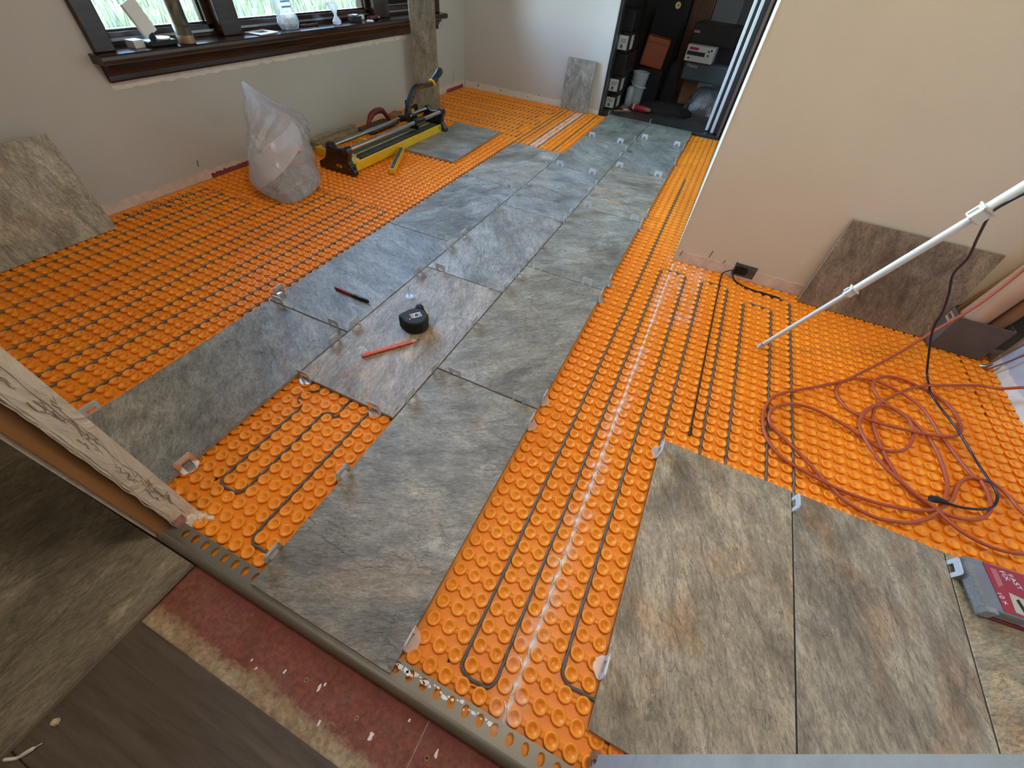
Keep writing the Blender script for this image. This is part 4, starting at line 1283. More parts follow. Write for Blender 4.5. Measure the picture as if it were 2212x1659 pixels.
sp_ = empty('spacer_bag', (-0.93, 1.385, SZ + 0.003), 'clear blue-white printed plastic bag half full of tan spacers on the window ledge', 'plastic bag')
blobbag('bag_film', interp_rings([(0, 0, 0, .018, .045), (.02, 0, 0, .028, .055), (.06, -.004, 0, .020, .050), (.12, -.012, -.006, .012, .048), (.19, -.02, -.012, .006, .046)], 22), 'bag2', sp_, 30, 0.10, 3.0)
mb = MB(); random.seed(8)
for _ in range(46):
    x = random.uniform(-.014, .014); y = random.uniform(-.036, .036); z = random.uniform(.006, .044)
    a = random.uniform(0, pi); c_, s_ = cos(a) * .008, sin(a) * .008
    mb.obox((x, y, z), (c_, s_, random.uniform(-.004, .004)), (-s_ * .3, c_ * .3, 0), (0, 0, .002))
tag(mb.build('spacers', mat('tan_spacer_plastic', (0.55, 0.42, 0.26), 0.6), sp_), kind='stuff')
mb = MB()
for i in range(6):
    mb.box(0.0135 - .0022 * i, -0.030, 0.075 + .018 * i, 0.0140 - .0022 * i, 0.026, 0.081 + .018 * i)
mb.build('printed_line', mat('pale_blue_print', (0.30, 0.42, 0.72), 0.6), sp_)
# knotted white bag
kb = empty('knotted_bag', (-0.918, 1.692, SZ + 0.002), 'small knotted white plastic bag on the window ledge', 'plastic bag')
blobbag('bag_film', interp_rings([(0, 0, 0, .012, .024), (.012, 0, 0, .014, .026), (.030, 0, -.002, .007, .008), (.038, 0, -.004, .006, .007), (.060, -.004, -.010, .014, .020), (.078, -.008, -.016, .008, .024), (.086, -.01, -.02, .003, .012)], 26), 'bagw', kb, 24, 0.22, 6.0)
# yellow tape measure, pliers, red-handled tool, drill bits, white cap
tm2 = empty('tape_measure', (-0.932, 1.850, SZ), 'orange and black tape measure lying at the right part of the window ledge', 'tape measure', rot=(0, 0, radians(20)))
MB().prism([(0.034 * cos(a_), 0.034 * sin(a_) * .95) for a_ in [k * 2 * pi / 20 for k in range(20)]], 0, 0.026).build('case', 'blackmatt', tm2, bevel=0.003)
MB().prism([(0.0345 * cos(a_) - .002, 0.034 * sin(a_) * .95) for a_ in [pi * .62 + k * 1.6 / 12 for k in range(13)]], 0.002, 0.027).build('side_band', mat('worn_orange_plastic', (0.62, 0.30, 0.10), 0.45), tm2, bevel=0.002)
MB().box(-0.012, -0.02, 0.026, 0.014, 0.016, 0.030).build('belt_clip', 'steel', tm2, bevel=0.001)
pr_ = empty('pliers', (-0.925, 2.00, SZ), 'pliers with dark red grips lying beside the orange tape measure', 'pliers', rot=(0, 0, radians(12)))
MB().tube(spline([(0.008, -0.05, .010), (0.012, -0.02, .011), (0.006, 0.02, .010), (0.002, 0.036, .009)]), 0.008, 10).build('grip', mat('dark_red_rubber', (0.11, 0.018, 0.015), 0.5), pr_, smooth=True)
MB().tube(spline([(-0.014, -0.046, .009), (-0.018, -0.02, .010), (-0.008, 0.02, .010), (-0.002, 0.036, .009)]), 0.0065, 10).build('grip', mat('dark_red_rubber_b', (0.11, 0.018, 0.015), 0.5), pr_, smooth=True)
MB().prism([(-0.012, 0.030), (0.012, 0.030), (0.014, 0.046), (0.006, 0.078), (-0.006, 0.078), (-0.014, 0.046)], 0.003, 0.016).build('jaws', 'chrome', pr_, bevel=0.002)
cp_ = MB().lathe([(0.018, 0), (0.020, 0.002), (0.0195, 0.006), (0.003, 0.007)], 20).build('plastic_disc', 'white', smooth=True)
cp_.location = (-0.893, 1.925, SZ); tag(cp_, 'flat white round plastic disc at the edge of the window ledge', 'disc')
rg_ = MB().lathe([(0.016, 0), (0.019, 0.002), (0.019, 0.018), (0.016, 0.020), (0.012, 0.018)], 20).build('plastic_ring', 'white', smooth=True)
rg_.location = (-0.968, 1.94, SZ + 0.0005); tag(rg_, 'white plastic ring behind the orange tape measure', 'ring')
for i in range(5):
    o = MB().tube([(-0.955 + .002 * i, 1.475 + .022 * i, SZ + .0058), (-0.945, 1.492 + .022 * i, SZ + .0058)], 0.0055, 8).build('socket_bit', mat('brown_bit_%d' % i, (0.12, 0.055, 0.035), 0.4, .4), smooth=True)
    tag(o, 'small brown cylinder lying on the window ledge, %s from the spacer bag' % ORD[i], 'bit', 'brown cylinders in a row on the window ledge')

# ------------------------------------------------------------------ leaning and loose tiles
def loose_tile(w, l, mw, col, rust, label, cut=None, group=None):
    me = tile_mesh(w, l, 'loose_tile')
    o = bpy.data.objects.new('loose_tile', me)
    COL.objects.link(o)
    o.matrix_world = mw
    o.color = (*col, rust)
    tag(o, label, 'tile', group)
    return o
def poly_tile(poly, mw, col, rust, label, th=0.0095):
    mb = MB(); mb.prism(poly, -th, 0)
    mb.m = [1] + [0] + [1] * len(poly)
    me = mb.mesh('loose_tile', ['slate', 'tile_edge'])
    o = bpy.data.objects.new('loose_tile', me); COL.objects.link(o); o.matrix_world = mw; o.color = (*col, rust)
    bv = o.modifiers.new('bevel', 'BEVEL'); bv.width = 0.0012; bv.segments = 2; bv.limit_method = 'ANGLE'
    tag(o, label, 'tile'); return o
def frame(origin, ux, uy):
    ux = Vector(ux).normalized(); uy = Vector(uy); uy = (uy - ux * uy.dot(ux)).normalized(); uz = ux.cross(uy)
    m = Matrix((ux, uy, uz)).transposed().to_4x4(); m.translation = Vector(origin); return m
# flat tile by the cutter
loose_tile(0.306, 0.612, frame((-0.302, 1.828, 0.0), (1, 0.035, 0), (-0.035, 1, 0)), (0.94, 1.0, 1.05), 0.1, 'grey mottled tile lying flat on the orange mat beside the tile cutter')
# tall plank leaning against the window casing
loose_tile(0.158, 1.22, frame((-0.80, 2.30, 0.600), (0.42, 0.40, 0.0), (-0.055, 0.0, 1)) @ Matrix.Translation((0, 0, 0)), (0.80, 0.72, 0.60), 0.5, 'tall narrow brown plank tile leaning upright against the window trim')
# cut tile on the back wall
loose_tile(0.212, 0.305, frame((0.040, 2.994, 0.1415), (1, 0, 0.0), (0, 0.10, 1)), (0.98, 0.94, 0.92), 0.2, 'small grey-brown cut tile leaning on the back wall beside the closet opening')
# big tile on partition
loose_tile(0.418, 0.302, frame((1.793, 1.1585, 0.140), (1, 0.008, 0.0), (-0.02, 0.125, 1)), (0.82, 0.70, 0.55), 0.6, 'dark brown tile leaning on the tan partition wall behind the white pole')
# left leaning tile with clipped corner
import numpy as _np
poly_tile([(-0.245, 0), (0.345, 0), (0.352, 0.02), (0.366, 0.302), (-0.245, 0.302)],
          frame((-0.799, -0.126, -0.0100), (-0.0, 1, 0), (-0.28, 0, 1)), (1.30, 1.26, 1.12), 0.35, 'big pale beige tile leaning on the window wall')
# hall tiles
loose_tile(0.308, 0.612, frame((0.1845, -0.6155, -0.0100), (0, 1, 0), (-1, 0, 0)), (0.70, 0.66, 0.55), 0.3, 'dark grey-brown tile lying on the hallway boards beside the plastered jamb')
loose_tile(0.308, 0.612, frame((-0.4305, -0.6155, -0.0100), (0, 1, 0), (-1, 0, 0)), (0.70, 0.67, 0.58), 0.3, 'dark hallway tile at the frame edge, beyond the one beside the jamb')
# debris
d1 = MB().lathe([(0.003, 0), (0.0055, 0.002), (0.0045, 0.007), (0.001, 0.009)], 7).build('wax_crumb', mat('pale_yellow_crumb', (0.62, 0.55, 0.32), 0.8)); d1.location = (0.512, -0.700, -0.020)
tag(d1, 'pale yellow crumb on the dark hallway plank', 'crumb')
d2 = MB().tube(spline([(0.52, -0.722, -0.018), (0.514, -0.735, -0.015), (0.506, -0.746, -0.018), (0.497, -0.752, -0.010)]), [0.0008] * 4 + [0.0028] * 6 + [0.0022] * 8 + [0.0008], 6).build('twist_tie', 'spackle', smooth=True)
tag(d2, 'curled off-white strip at the edge of the hallway plank', 'strip')

# ------------------------------------------------------------------ marker, pencil, tape measure
def along(p0, p1):
    p0, p1 = Vector(p0), Vector(p1); d = (p1 - p0)
    q = d.to_track_quat('Z', 'Y'); m = q.to_matrix().to_4x4(); m.translation = p0; return m, d.length
mm, ln = along((0.1336, 0.3258, 0.0062), (0.2733, 0.3194, 0.0066))
mk_ = empty('marker', mm.translation, 'dark red felt marker with a black cap lying on a blue-grey tile', 'marker'); mk_.rotation_euler = mm.to_euler()
MB().lathe([(0.0034, 0), (0.0052, 0.002), (0.0056, 0.01), (0.0058, 0.085)], 18).build('barrel', 'marker_red', mk_, smooth=True)
MB().lathe([(0.0030, -0.0012), (0.0036, 0.0), (0.0053, 0.0022)], 18).build('end_plug', 'black', mk_, smooth=True)
MB().lathe([(0.0061, 0.082), (0.0063, 0.086), (0.0060, 0.112), (0.0063, 0.113), (0.0058, 0.116), (0.0060, 0.120), (0.0056, 0.135), (0.0030, 0.141)], 18).build('cap', 'black', mk_, smooth=True)
MB().box(-0.0018, -0.0085, 0.086, 0.0018, -0.0066, 0.124).build('pocket_clip', 'black', mk_, bevel=0.0005)
mm, ln = along((0.4124, 0.1174, 0.0050), (0.5121, 0.2556, 0.0050))
pc = empty('carpenter_pencil', mm.translation, 'flat orange-red carpenter pencil lying in front of the black tape measure', 'pencil'); pc.rotation_euler = mm.to_euler()
hexa = [(0.0072 * cos(a_), 0.0046 * sin(a_)) for a_ in [radians(k) for k in (25, 65, 115, 155, 205, 245, 295, 335)]]
tfm = Matrix.Rotation(0, 4, 'Z')
mb = MB(); mb.prism(hexa, 0, 0.145); mb.build('barrel', 'pencil', pc, bevel=0.0005)
mb = MB(); mb.prism([(x * .97, y * .97) for x, y in hexa], -0.0008, 0.0001); mb.build('end_face', 'blackmatt', pc)
vs = [(x, y, 0.145) for x, y in hexa] + [(x * .32, y * .38, 0.160) for x, y in hexa]
MB().add(vs, [(i, (i + 1) % 8, (i + 1) % 8 + 8, i + 8) for i in range(8)] + [tuple(range(8, 16))]).build('bare_tip', 'pencilwood', pc)
vs = [(x * .30, y * .36, 0.160) for x, y in hexa] + [(0, 0, 0.168)]
MB().add(vs, [(i, (i + 1) % 8, 8) for i in range(8)]).build('lead', 'ink', pc)
MB().box(-0.0055, -0.0048, 0.036, 0.0015, -0.0042, 0.062).build('worn_print', 'marker_red', pc)

tm = empty('tape_measure', (0.4660, 0.3010, 0.0), 'big black rubber tape measure with a white label on a pink-beige tile', 'tape measure', rot=(0, 0, radians(44)))
tm.scale = (1.03, 1.03, 1.05)
outl = [(0.037 * cos(a_), 0.037 * sin(a_)) for a_ in [radians(k) for k in range(-75, 130, 12)]]
outl += [(-0.030, 0.026), (-0.040, 0.020), (-0.046, 0.014), (-0.044, 0.004), (-0.037, -0.002)]
outl += [(0.037 * cos(radians(k)), 0.037 * sin(radians(k))) for k in range(192, 285, 12)]
mb = MB(); mb.prism(outl, 0.0, 0.040)
mb.build('case', 'blackmatt', tm, bevel=0.005, seg=3)
mb = MB()
for k in range(15):
    a_ = radians(-70 - k * 9)
    mb.obox((0.0372 * cos(a_), 0.0372 * sin(a_), 0.019), (0.0012 * cos(a_), 0.0012 * sin(a_), 0), (-0.0016 * sin(a_), 0.0016 * cos(a_), 0), (0, 0, 0.013))
mb.build('grip_rib', 'black', tm, bevel=0.0006)
MB().prism([(0.006, 0.036), (0.010, 0.048), (0.020, 0.052), (0.030, 0.049), (0.033, 0.040), (0.028, 0.030)], 0.010, 0.040).build('lock_button', 'blackmatt', tm, bevel=0.003)
mb = MB()
for k in range(4): mb.obox((0.0135 + .0045 * k, 0.0445 + .0008 * k, 0.041), (0.0010, 0, 0), (0, 0.0055, 0), (0, 0, 0.0012))
mb.build('button_rib', 'black', tm)
MB().prism([(0.031, 0.034), (0.038, 0.026), (0.041, 0.010), (0.0395, 0.001), (0.0365, 0.004), (0.036, 0.018)], 0.012, 0.036).build('yellow_edge', mat('yellow_case_plastic', (0.80, 0.45, 0.03), 0.4), tm, bevel=0.0015)
lb = MB(); lb.prism([(-0.008, -0.011), (0.019, -0.011), (0.019, 0.010), (-0.008, 0.010)], 0.0402, 0.0409); lab_ = lb.build('label_plate', 'label', tm)
lab_.rotation_euler = (0, 0, radians(10))
MB().box(-0.0125, -0.010, 0.0402, -0.0082, 0.012, 0.0408).build('tan_strip', 'card', lab_)
mb = MB(); mb.prism([(0.000, -0.006), (0.010, -0.006), (0.010, 0.001), (0.006, 0.006), (0.000, 0.002)], 0.0409, 0.0411)
for k in range(3): mb.box(0.0125, -0.008 + .005 * k, 0.0409, 0.0165, -0.0055 + .005 * k, 0.0411)
mb.box(-0.0065, -0.0085, 0.0409, -0.0050, 0.0080, 0.0411)
mb.build('print', 'ink', lab_)
MB().lathe([(0.0018, 0.0400), (0.0018, 0.0407), (0.0004, 0.0409)], 12, tf=Matrix.Translation((-0.0155, -0.014, 0))).build('screw', 'chrome', tm)
MB().lathe([(0.0012, 0.0400), (0.0012, 0.0407), (0.0004, 0.0409)], 12, tf=Matrix.Translation((-0.024, -0.008, 0))).build('screw', 'steel', tm)

# ------------------------------------------------------------------ tile cutter
tc_ = empty('tile_cutter', (-0.52, 1.50, ST), 'black and yellow manual tile cutter with twin chrome rails and raised lever', 'tile cutter')
def T(mb, name, mat_, **k):
    o = mb.build(name, mat_, tc_, **k); o.location = -Vector(tc_.location); return o
mb = MB(); mb.box(-0.610, 1.115, 0.008, -0.455, 1.900, 0.030); T(mb, 'base_plate', 'black', bevel=0.003)
mb = MB(); mb.box(-0.600, 1.200, 0.030, -0.528, 1.895, 0.0365); T(mb, 'rubber_pad', 'greyrubber', bevel=0.002)
mb = MB(); mb.box(-0.515, 1.200, 0.030, -0.470, 1.895, 0.0365); T(mb, 'rubber_pad', 'greyrubber', bevel=0.002)
mb = MB(); mb.tube([(-0.5215, 1.20, 0.034), (-0.5215, 1.89, 0.034)], 0.0030, 8); T(mb, 'breaking_ridge', 'yellowpale')
mb = MB(); mb.box(-0.458, 1.135, -0.006, -0.448, 1.905, 0.036); T(mb, 'side_rail', 'yellow', bevel=0.002)
mb = MB(); mb.box(-0.628, 1.135, -0.006, -0.618, 1.905, 0.030); T(mb, 'side_rail', 'yellow', bevel=0.002)
mb = MB(); mb.box(-0.760, 1.195, -0.006, -0.628, 1.207, 0.030); mb.box(-0.760, 1.205, 0.004, -0.752, 1.235, 0.028); mb.box(-0.752, 1.440, 0.006, -0.630, 1.450, 0.026); T(mb, 'swing_arm', 'yellow', bevel=0.002)
mb = MB(); mb.box(-0.535, 1.125, 0.028, -0.452, 1.170, 0.046); mb.box(-0.548, 1.150, 0.036, -0.490, 1.195, 0.048); T(mb, 'end_stop', 'yellowpale', bevel=0.003)
# end supports: shaped silhouettes in the xz plane
def endframe(y0, y1, name):
    prof = [(-0.634, -0.008), (-0.420, -0.008), (-0.418, 0.012), (-0.432, 0.030), (-0.446, 0.050), (-0.440, 0.072), (-0.432, 0.090), (-0.436, 0.112), (-0.462, 0.116), (-0.474, 0.104), (-0.520, 0.098), (-0.532, 0.112), (-0.560, 0.116), (-0.572, 0.104), (-0.570, 0.080), (-0.585, 0.050), (-0.604, 0.034), (-0.632, 0.020)]
    tf = Matrix(((1, 0, 0, 0), (0, 0, 1, 0), (0, 1, 0, 0), (0, 0, 0, 1)))
    mb = MB(); mb.prism(prof, y0, y1, tf=tf)
    f = T(mb, name, 'blackgloss', bevel=0.005, seg=3)
    return f
ef = endframe(1.082, 1.112, 'end_support')
endframe(1.906, 1.938, 'end_support')
mb = MB(); mb.box(-0.520, 1.0805, 0.018, -0.490, 1.0818, 0.030); mb.box(-0.512, 1.0800, 0.021, -0.498, 1.0806, 0.027, 1); T(mb, 'badge', ['yellow', 'black'])
for xr in (-0.449, -0.545):
    mb = MB(); mb.tube([(xr, 1.10, 0.100), (xr, 1.92, 0.100)], 0.0098, 16); T(mb, 'guide_rail', 'chrome', smooth=True)
    for yy in (1.090, 1.916):
        mb = MB(); mb.tube([(xr, yy - 0.016, 0.100), (xr, yy - 0.012, 0.100), (xr, yy + 0.022, 0.100), (xr, yy + 0.026, 0.100)], [0.011, 0.0155, 0.0155, 0.011], 16); T(mb, 'rail_cap', 'blackgloss', smooth=True)
mb = MB()
for xr in (-0.449, -0.545):
    mb.tube([(xr, 1.640, 0.100), (xr, 1.725, 0.100)], 0.0170, 14)
mb.box(-0.545, 1.655, 0.088, -0.449, 1.710, 0.112)
mb.box(-0.530, 1.640, 0.100, -0.470, 1.700, 0.124)
T(mb, 'carriage', 'blackgloss', bevel=0.003)
mb = MB(); mb.prism([(-0.530, 0.060), (-0.512, 0.120), (-0.482, 0.120), (-0.462, 0.058), (-0.470, 0.050), (-0.522, 0.050)], 1.690, 1.705, tf=Matrix(((1, 0, 0, 0), (0, 0, 1, 0), (0, 1, 0, 0), (0, 0, 0, 1)))); T(mb, 'breaker_foot', 'black', bevel=0.002)
mb = MB(); mb.tube([(-0.502, 1.668, 0.046), (-0.494, 1.668, 0.046)], 0.0095, 20); T(mb, 'scoring_wheel', 'chrome', smooth=True)
for p in ((-0.520, 1.642, 0.122), (-0.478, 1.650, 0.124)):
    mb = MB(); mb.lathe([(0.005, 0), (0.005, 0.005), (0.002, 0.007)], 6, tf=Matrix.Translation(p)); T(mb, 'bolt', 'chrome')
# lever: two webs with an I shape
lev = spline([(-0.5, 1.650, 0.110), (-0.5, 1.664, 0.150), (-0.5, 1.694, 0.192), (-0.5, 1.737, 0.226), (-0.5, 1.790, 0.236), (-0.5, 1.860, 0.231), (-0.5, 1.910, 0.230)], 8)
mb = MB()
hw = [0.016 - 0.005 * min(1, i / 40) for i in range(len(lev))]
vs = []
for i, p in enumerate(lev):
    t = (lev[min(i + 1, len(lev) - 1)] - lev[max(i - 1, 0)]).normalized(); nrm = Vector((0, -t.z, t.y))
    for sx in (-0.012, 0.012):
        for sn in (-1, 1):
            q = p + nrm * hw[i] * sn
            vs.append((q.x + sx, q.y, q.z))
fs = []
for i in range(len(lev) - 1):
    a = 4 * i; b = a + 4
    fs += [(a, a + 1, b + 1, b), (a + 2, b + 2, b + 3, a + 3), (a, b, b + 2, a + 2), (a + 1, a + 3, b + 3, b + 1)]
fs += [(0, 2, 3, 1), (4 * (len(lev) - 1), 4 * (len(lev) - 1) + 1, 4 * (len(lev) - 1) + 3, 4 * (len(lev) - 1) + 2)]
mb.add(vs, fs); T(mb, 'lever', 'blackgloss', bevel=0.002)
mb = MB()
for i in (8, 12, 16, 20, 24, 27, 30, 33):
    p = lev[i]; t = (lev[i + 1] - lev[i - 1]).normalized(); nrm = Vector((0, -t.z, t.y))
    mb.obox(p + Vector((0.0122, 0, 0)) - nrm * 0.003, (0.0003, 0, 0), t * 0.0022, nrm * 0.0042)
T(mb, 'rib_slot', 'chrome')
gp0, gp1 = Vector((-0.5, 1.905, 0.229)), Vector((-0.5, 2.012, 0.281))
mm, ln = along(gp0, gp1)
mb = MB(); mb.lathe([(0.012, 0.010), (0.0165, 0.016), (0.0185, 0.035), (0.0165, 0.060), (0.0195, 0.090), (0.0185, 0.110), (0.012, 0.119)], 20, tf=mm); T(mb, 'grip', mat('blue_black_grip', (0.018, 0.024, 0.036), 0.35), smooth=True)
mb = MB(); mb.lathe([(0.013, 0.0), (0.0215, 0.002), (0.0225, 0.006), (0.0215, 0.010), (0.013, 0.012)], 20, tf=mm); T(mb, 'grip_collar', 'yellow', smooth=True)
mb = MB(); mb.lathe([(0.010, 0.118), (0.0125, 0.119), (0.010, 0.122), (0.003, 0.123)], 20, tf=mm); T(mb, 'grip_end', 'yellow', smooth=True)
mb = MB(); mb.box(-0.610, 1.885, 0.045, -0.575, 1.902, 0.075); T(mb, 'bracket', 'yellow', bevel=0.002)
text('R', 0.022, (0.0735, 0.385, 0.030), (radians(90), 0, radians(90)), 'black', tc_)
# black-faced yellow fence bar resting at the cutter
fb = empty('fence_bar', (-0.395, 1.345, ST), 'short yellow bar with a black rubber face leaning at the cutter rail', 'fence bar')
A0, A1 = Vector((-0.432, 1.480, 0.014)), Vector((-0.303, 1.215, 0.010))
dA = (A1 - A0).normalized(); sA = Vector((-dA.y, dA.x, 0)).normalized(); nA = sA.cross(dA)
mb = MB(); mb.obox((A0 + A1) / 2 - Vector((0, 0, 0.006)), dA * (A1 - A0).length / 2, sA * 0.0135, nA * 0.012)
o = mb.build('bar', 'yellow', fb, bevel=0.002); o.location = -Vector(fb.location)
mb = MB(); mb.obox((A0 + A1) / 2 + Vector((0, 0, 0.0065)), dA * ((A1 - A0).length / 2 - 0.008), sA * 0.0085, nA * 0.0012)
o = mb.build('rubber_face', 'greyrubber', fb); o.location = -Vector(fb.location)
mb = MB()
for f_ in (0.55, 0.85):
    c_ = A0.lerp(A1, f_) + Vector((0, 0, 0.0085)); mb.lathe([(0.0035, 0), (0.003, 0.001), (0.001, 0.0014)], 10, tf=Matrix.Translation(c_))
o = mb.build('rivet', 'steel', fb); o.location = -Vector(fb.location)
# wood/tile offcuts behind, red handled float
for i, (x0, y0, x1, y1, z0, z1, rz, lb_) in enumerate((
        (-0.885, 1.235, -0.775, 1.560, ST, 0.006, 0, 'brown stone offcut, bottom one of the stack behind the bag'),
        (-0.882, 1.250, -0.800, 1.575, 0.0065, 0.020, 2, 'beige offcut lying in the middle of the stack behind the cutter'),
        (-0.868, 1.262, -0.832, 1.590, 0.0205, 0.030, -2, 'narrow pale offcut on top of the stack behind the cutter'))):
    cx, cy = (x0 + x1) / 2, (y0 + y1) / 2
    o = MB().box(x0 - cx, y0 - cy, 0, x1 - cx, y1 - cy, z1 - z0).build('tile_offcut', ['slate', 'slate', 'slate'][i:i + 1], bevel=0.001)
    o.location = (cx, cy, z0); o.rotation_euler = (0, 0, radians(rz)); o.color = ((1.0, 0.8, 0.6, 0.8), (1.15, 1.0, 0.8, 0.5), (1.2, 1.1, 0.9, 0.3))[i]
    tag(o, lb_, 'offcut', 'offcuts stacked by the wall')
fl = empty('grout_float', (-0.770, 1.72, ST), 'float with a curved red handle lying between cutter and window wall', 'float')
mb = MB(); mb.box(-0.845, 1.600, 0.0, -0.725, 1.860, 0.008); o = mb.build('blade', 'greyrubber', fl, bevel=0.002); o.location = -Vector(fl.location)
mb = MB(); mb.tube(spline([(-0.772, 1.625, 0.012), (-0.770, 1.635, 0.040), (-0.768, 1.665, 0.074), (-0.768, 1.715, 0.086), (-0.768, 1.765, 0.078), (-0.770, 1.800, 0.048), (-0.772, 1.830, 0.014)], 6), [0.012] * 10 + [0.0155] * 16 + [0.012] * 11, 14)
o = mb.build('handle', 'redpaint', fl, smooth=True); o.location = -Vector(fl.location)
cb = MB().box(-0.03, -0.05, 0, 0.03, 0.05, 0.022).build('cardboard_scrap', 'cardb', bevel=0.001); cb.location = (-0.845, 1.985, ST); cb.rotation_euler = (0, 0, radians(15))
tag(cb, 'brown cardboard scrap by the wall near the far end of the cutter', 'cardboard')
kl = empty('clamp', (-0.80, 2.09, ST), 'black and yellow clamp lying at the foot of the tall leaning tile', 'clamp', rot=(0, 0, radians(30)))
mb = MB(); mb.box(-0.03, -0.02, 0, 0.03, 0.02, 0.05); mb.box(-0.034, 0.01, 0.03, -0.02, 0.03, 0.075); mb.box(0.02, -0.01, 0.02, 0.05, 0.012, 0.06); mb.build('body', 'black', kl, bevel=0.006)
MB().box(0.0, -0.022, 0.02, 0.026, -0.0195, 0.04).build('sticker', 'yellowpale', kl)
lv = empty('tape_measure', (-0.716, 1.07, ST), 'small black and yellow tape measure half hidden behind the plastic bag', 'tape measure', rot=(0, 0, radians(-15)))
MB().prism([(0.030 * cos(a_), 0.030 * sin(a_)) for a_ in [k * 2 * pi / 20 for k in range(20)]], -0.016, 0.016, tf=Matrix.Translation((0, 0, 0.030)) @ Matrix.Rotation(pi / 2, 4, 'X')).build('case', 'black', lv, bevel=0.003)
MB().prism([(0.020 * cos(a_), 0.020 * sin(a_)) for a_ in [k * 2 * pi / 20 for k in range(20)]], -0.018, 0.018, tf=Matrix.Translation((0.004, 0, 0.030)) @ Matrix.Rotation(pi / 2, 4, 'X')).build('yellow_face', 'yellow', lv, bevel=0.002)

# ------------------------------------------------------------------ big clear bag
bg_ = empty('plastic_bag', (-0.56, 0.83, ST), 'large translucent plastic bag of clips slumped on the orange mat by the window wall', 'plastic bag')
keys = [(0.000, 0.100, -0.085, 0.022, 0.034), (0.008, 0.070, -0.060, 0.062, 0.078), (0.028, 0.025, -0.020, 0.108, 0.125), (0.055, -0.005, 0.000, 0.122, 0.142), (0.090, -0.015, 0.010, 0.112, 0.138), (0.130, -0.025, 0.022, 0.092, 0.130),
        (0.175, -0.035, 0.048, 0.072, 0.130), (0.215, -0.040, 0.062, 0.060, 0.128), (0.250, -0.040, 0.058, 0.050, 0.112), (0.285, -0.040, 0.030, 0.040, 0.084), (0.315, -0.040, 0.006, 0.030, 0.056), (0.345, -0.040, -0.012, 0.020, 0.032), (0.372, -0.040, -0.026, 0.010, 0.014), (0.392, -0.040, -0.038, 0.003, 0.004)]
def bag_shell(rings, n, seed, cr, name, mat_, parent):
    vs = []; fs = []
    for (z, cx, cy, rx, ry) in rings:
        for k in range(n):
            a = 2 * pi * k / n
            q = Vector((cos(a) * 1.5, sin(a) * 1.5, z * 5 + seed))
            f1 = noise.noise(q)
            tw = a + z * 9.0
            q2 = Vector((cos(tw) * 2.4, sin(tw) * 2.4, z * 4 + seed + 5))
            f2 = abs(noise.noise(q2)); f3 = abs(noise.noise(q2 * 2.3))
            up = min(1.0, z / 0.12)
            d = 1 + cr * (0.6 * f1 + (0.35 + up) * (0.30 - f2) * 1.4 + 0.45 * (0.25 - f3))
            vs.append((cx + rx * d * cos(a), cy + ry * d * sin(a), max(0.0, z + 0.010 * f1 * min(1, z * 20))))
    for i in range(len(rings) - 1):
        for k in range(n):
            k2 = (k + 1) % n
            fs.append((i * n + k, i * n + k2, (i + 1) * n + k2, (i + 1) * n + k))
    fs.append(tuple(range(n - 1, -1, -1)))
    return MB().add(vs, fs).build(name, mat_, parent, smooth=True)
bag_shell(interp_rings(keys, 70), 96, 1.3, 0.26, 'bag_film', 'bag', bg_)
inner = [(z * 0.80 + 0.004, cx, cy, rx * .84, ry * .82) for (z, cx, cy, rx, ry) in keys[:6]]
inner.append((0.125, -0.02, 0.02, 0.012, 0.03))
bag_shell(interp_rings(inner, 30), 60, 6.3, 0.30, 'inner_fold', 'bag', bg_)
# milky fold running diagonally up the camera side, with a rolled hem
mb = MB(); vs = []; fs = []
nu, nv = 30, 12
for i in range(nu + 1):
    for j in range(nv + 1):
        u, v = i / nu, j / nv
        z = 0.080 + 0.130 * u + 0.105 * (v - 0.5) * (1.15 - u * 0.45)
        zc = max(0.0, min(0.385, z)); 
        kk = [k for k in range(len(keys) - 1) if keys[k][0] <= zc <= keys[k + 1][0]][0]
        f = (zc - keys[kk][0]) / (keys[kk + 1][0] - keys[kk][0])
        cx, cy, rx, ry = [keys[kk][q] + (keys[kk + 1][q] - keys[kk][q]) * f for q in (1, 2, 3, 4)]
        ang = radians(-112 + 128 * u)
        d = 1.10 + 0.05 * sin(v * pi) + 0.04 * noise.noise(Vector((u * 5, v * 3, 2)))
        vs.append((cx + rx * d * cos(ang), cy + ry * d * sin(ang), z))
for i in range(nu):
    for j in range(nv):
        a = i * (nv + 1) + j
        fs.append((a, a + nv + 1, a + nv + 2, a + 1))
mb.add(vs, fs).build('flap', film('milky_flap_film', (0.95, 0.93, 1.0), 0.55, 0.2, 0.05, 0.25, 12, 0.5, 0.3), bg_, smooth=True)
hem = [Vector(vs[i * (nv + 1) + nv]) for i in range(8, nu + 1)]
MB().tube(hem, 0.0016, 6).build('rolled_hem', film('bright_hem_film', (0.95, 0.95, 0.98), 0.9, 0.2, 0.3), bg_, smooth=True)
random.seed(17)
mb = MB()
for _ in range(150):
    a = random.uniform(0, 2 * pi); r = random.random() ** .5
    x, y, z = 0.02 + 0.075 * r * cos(a), -0.01 + 0.085 * r * sin(a), random.uniform(0.012, 0.060)
    th = random.uniform(0, pi); c_, s_ = cos(th), sin(th)
    mb.obox((x, y, z), (0.013 * c_, 0.013 * s_, random.uniform(-.004, .004)), (-0.002 * s_, 0.002 * c_, 0), (0, 0, 0.006))
tag(mb.build('clips', film('white_clip_pile', (0.95, 0.93, 0.90), 0.8, 0.3, 0.2), bg_), kind='stuff')

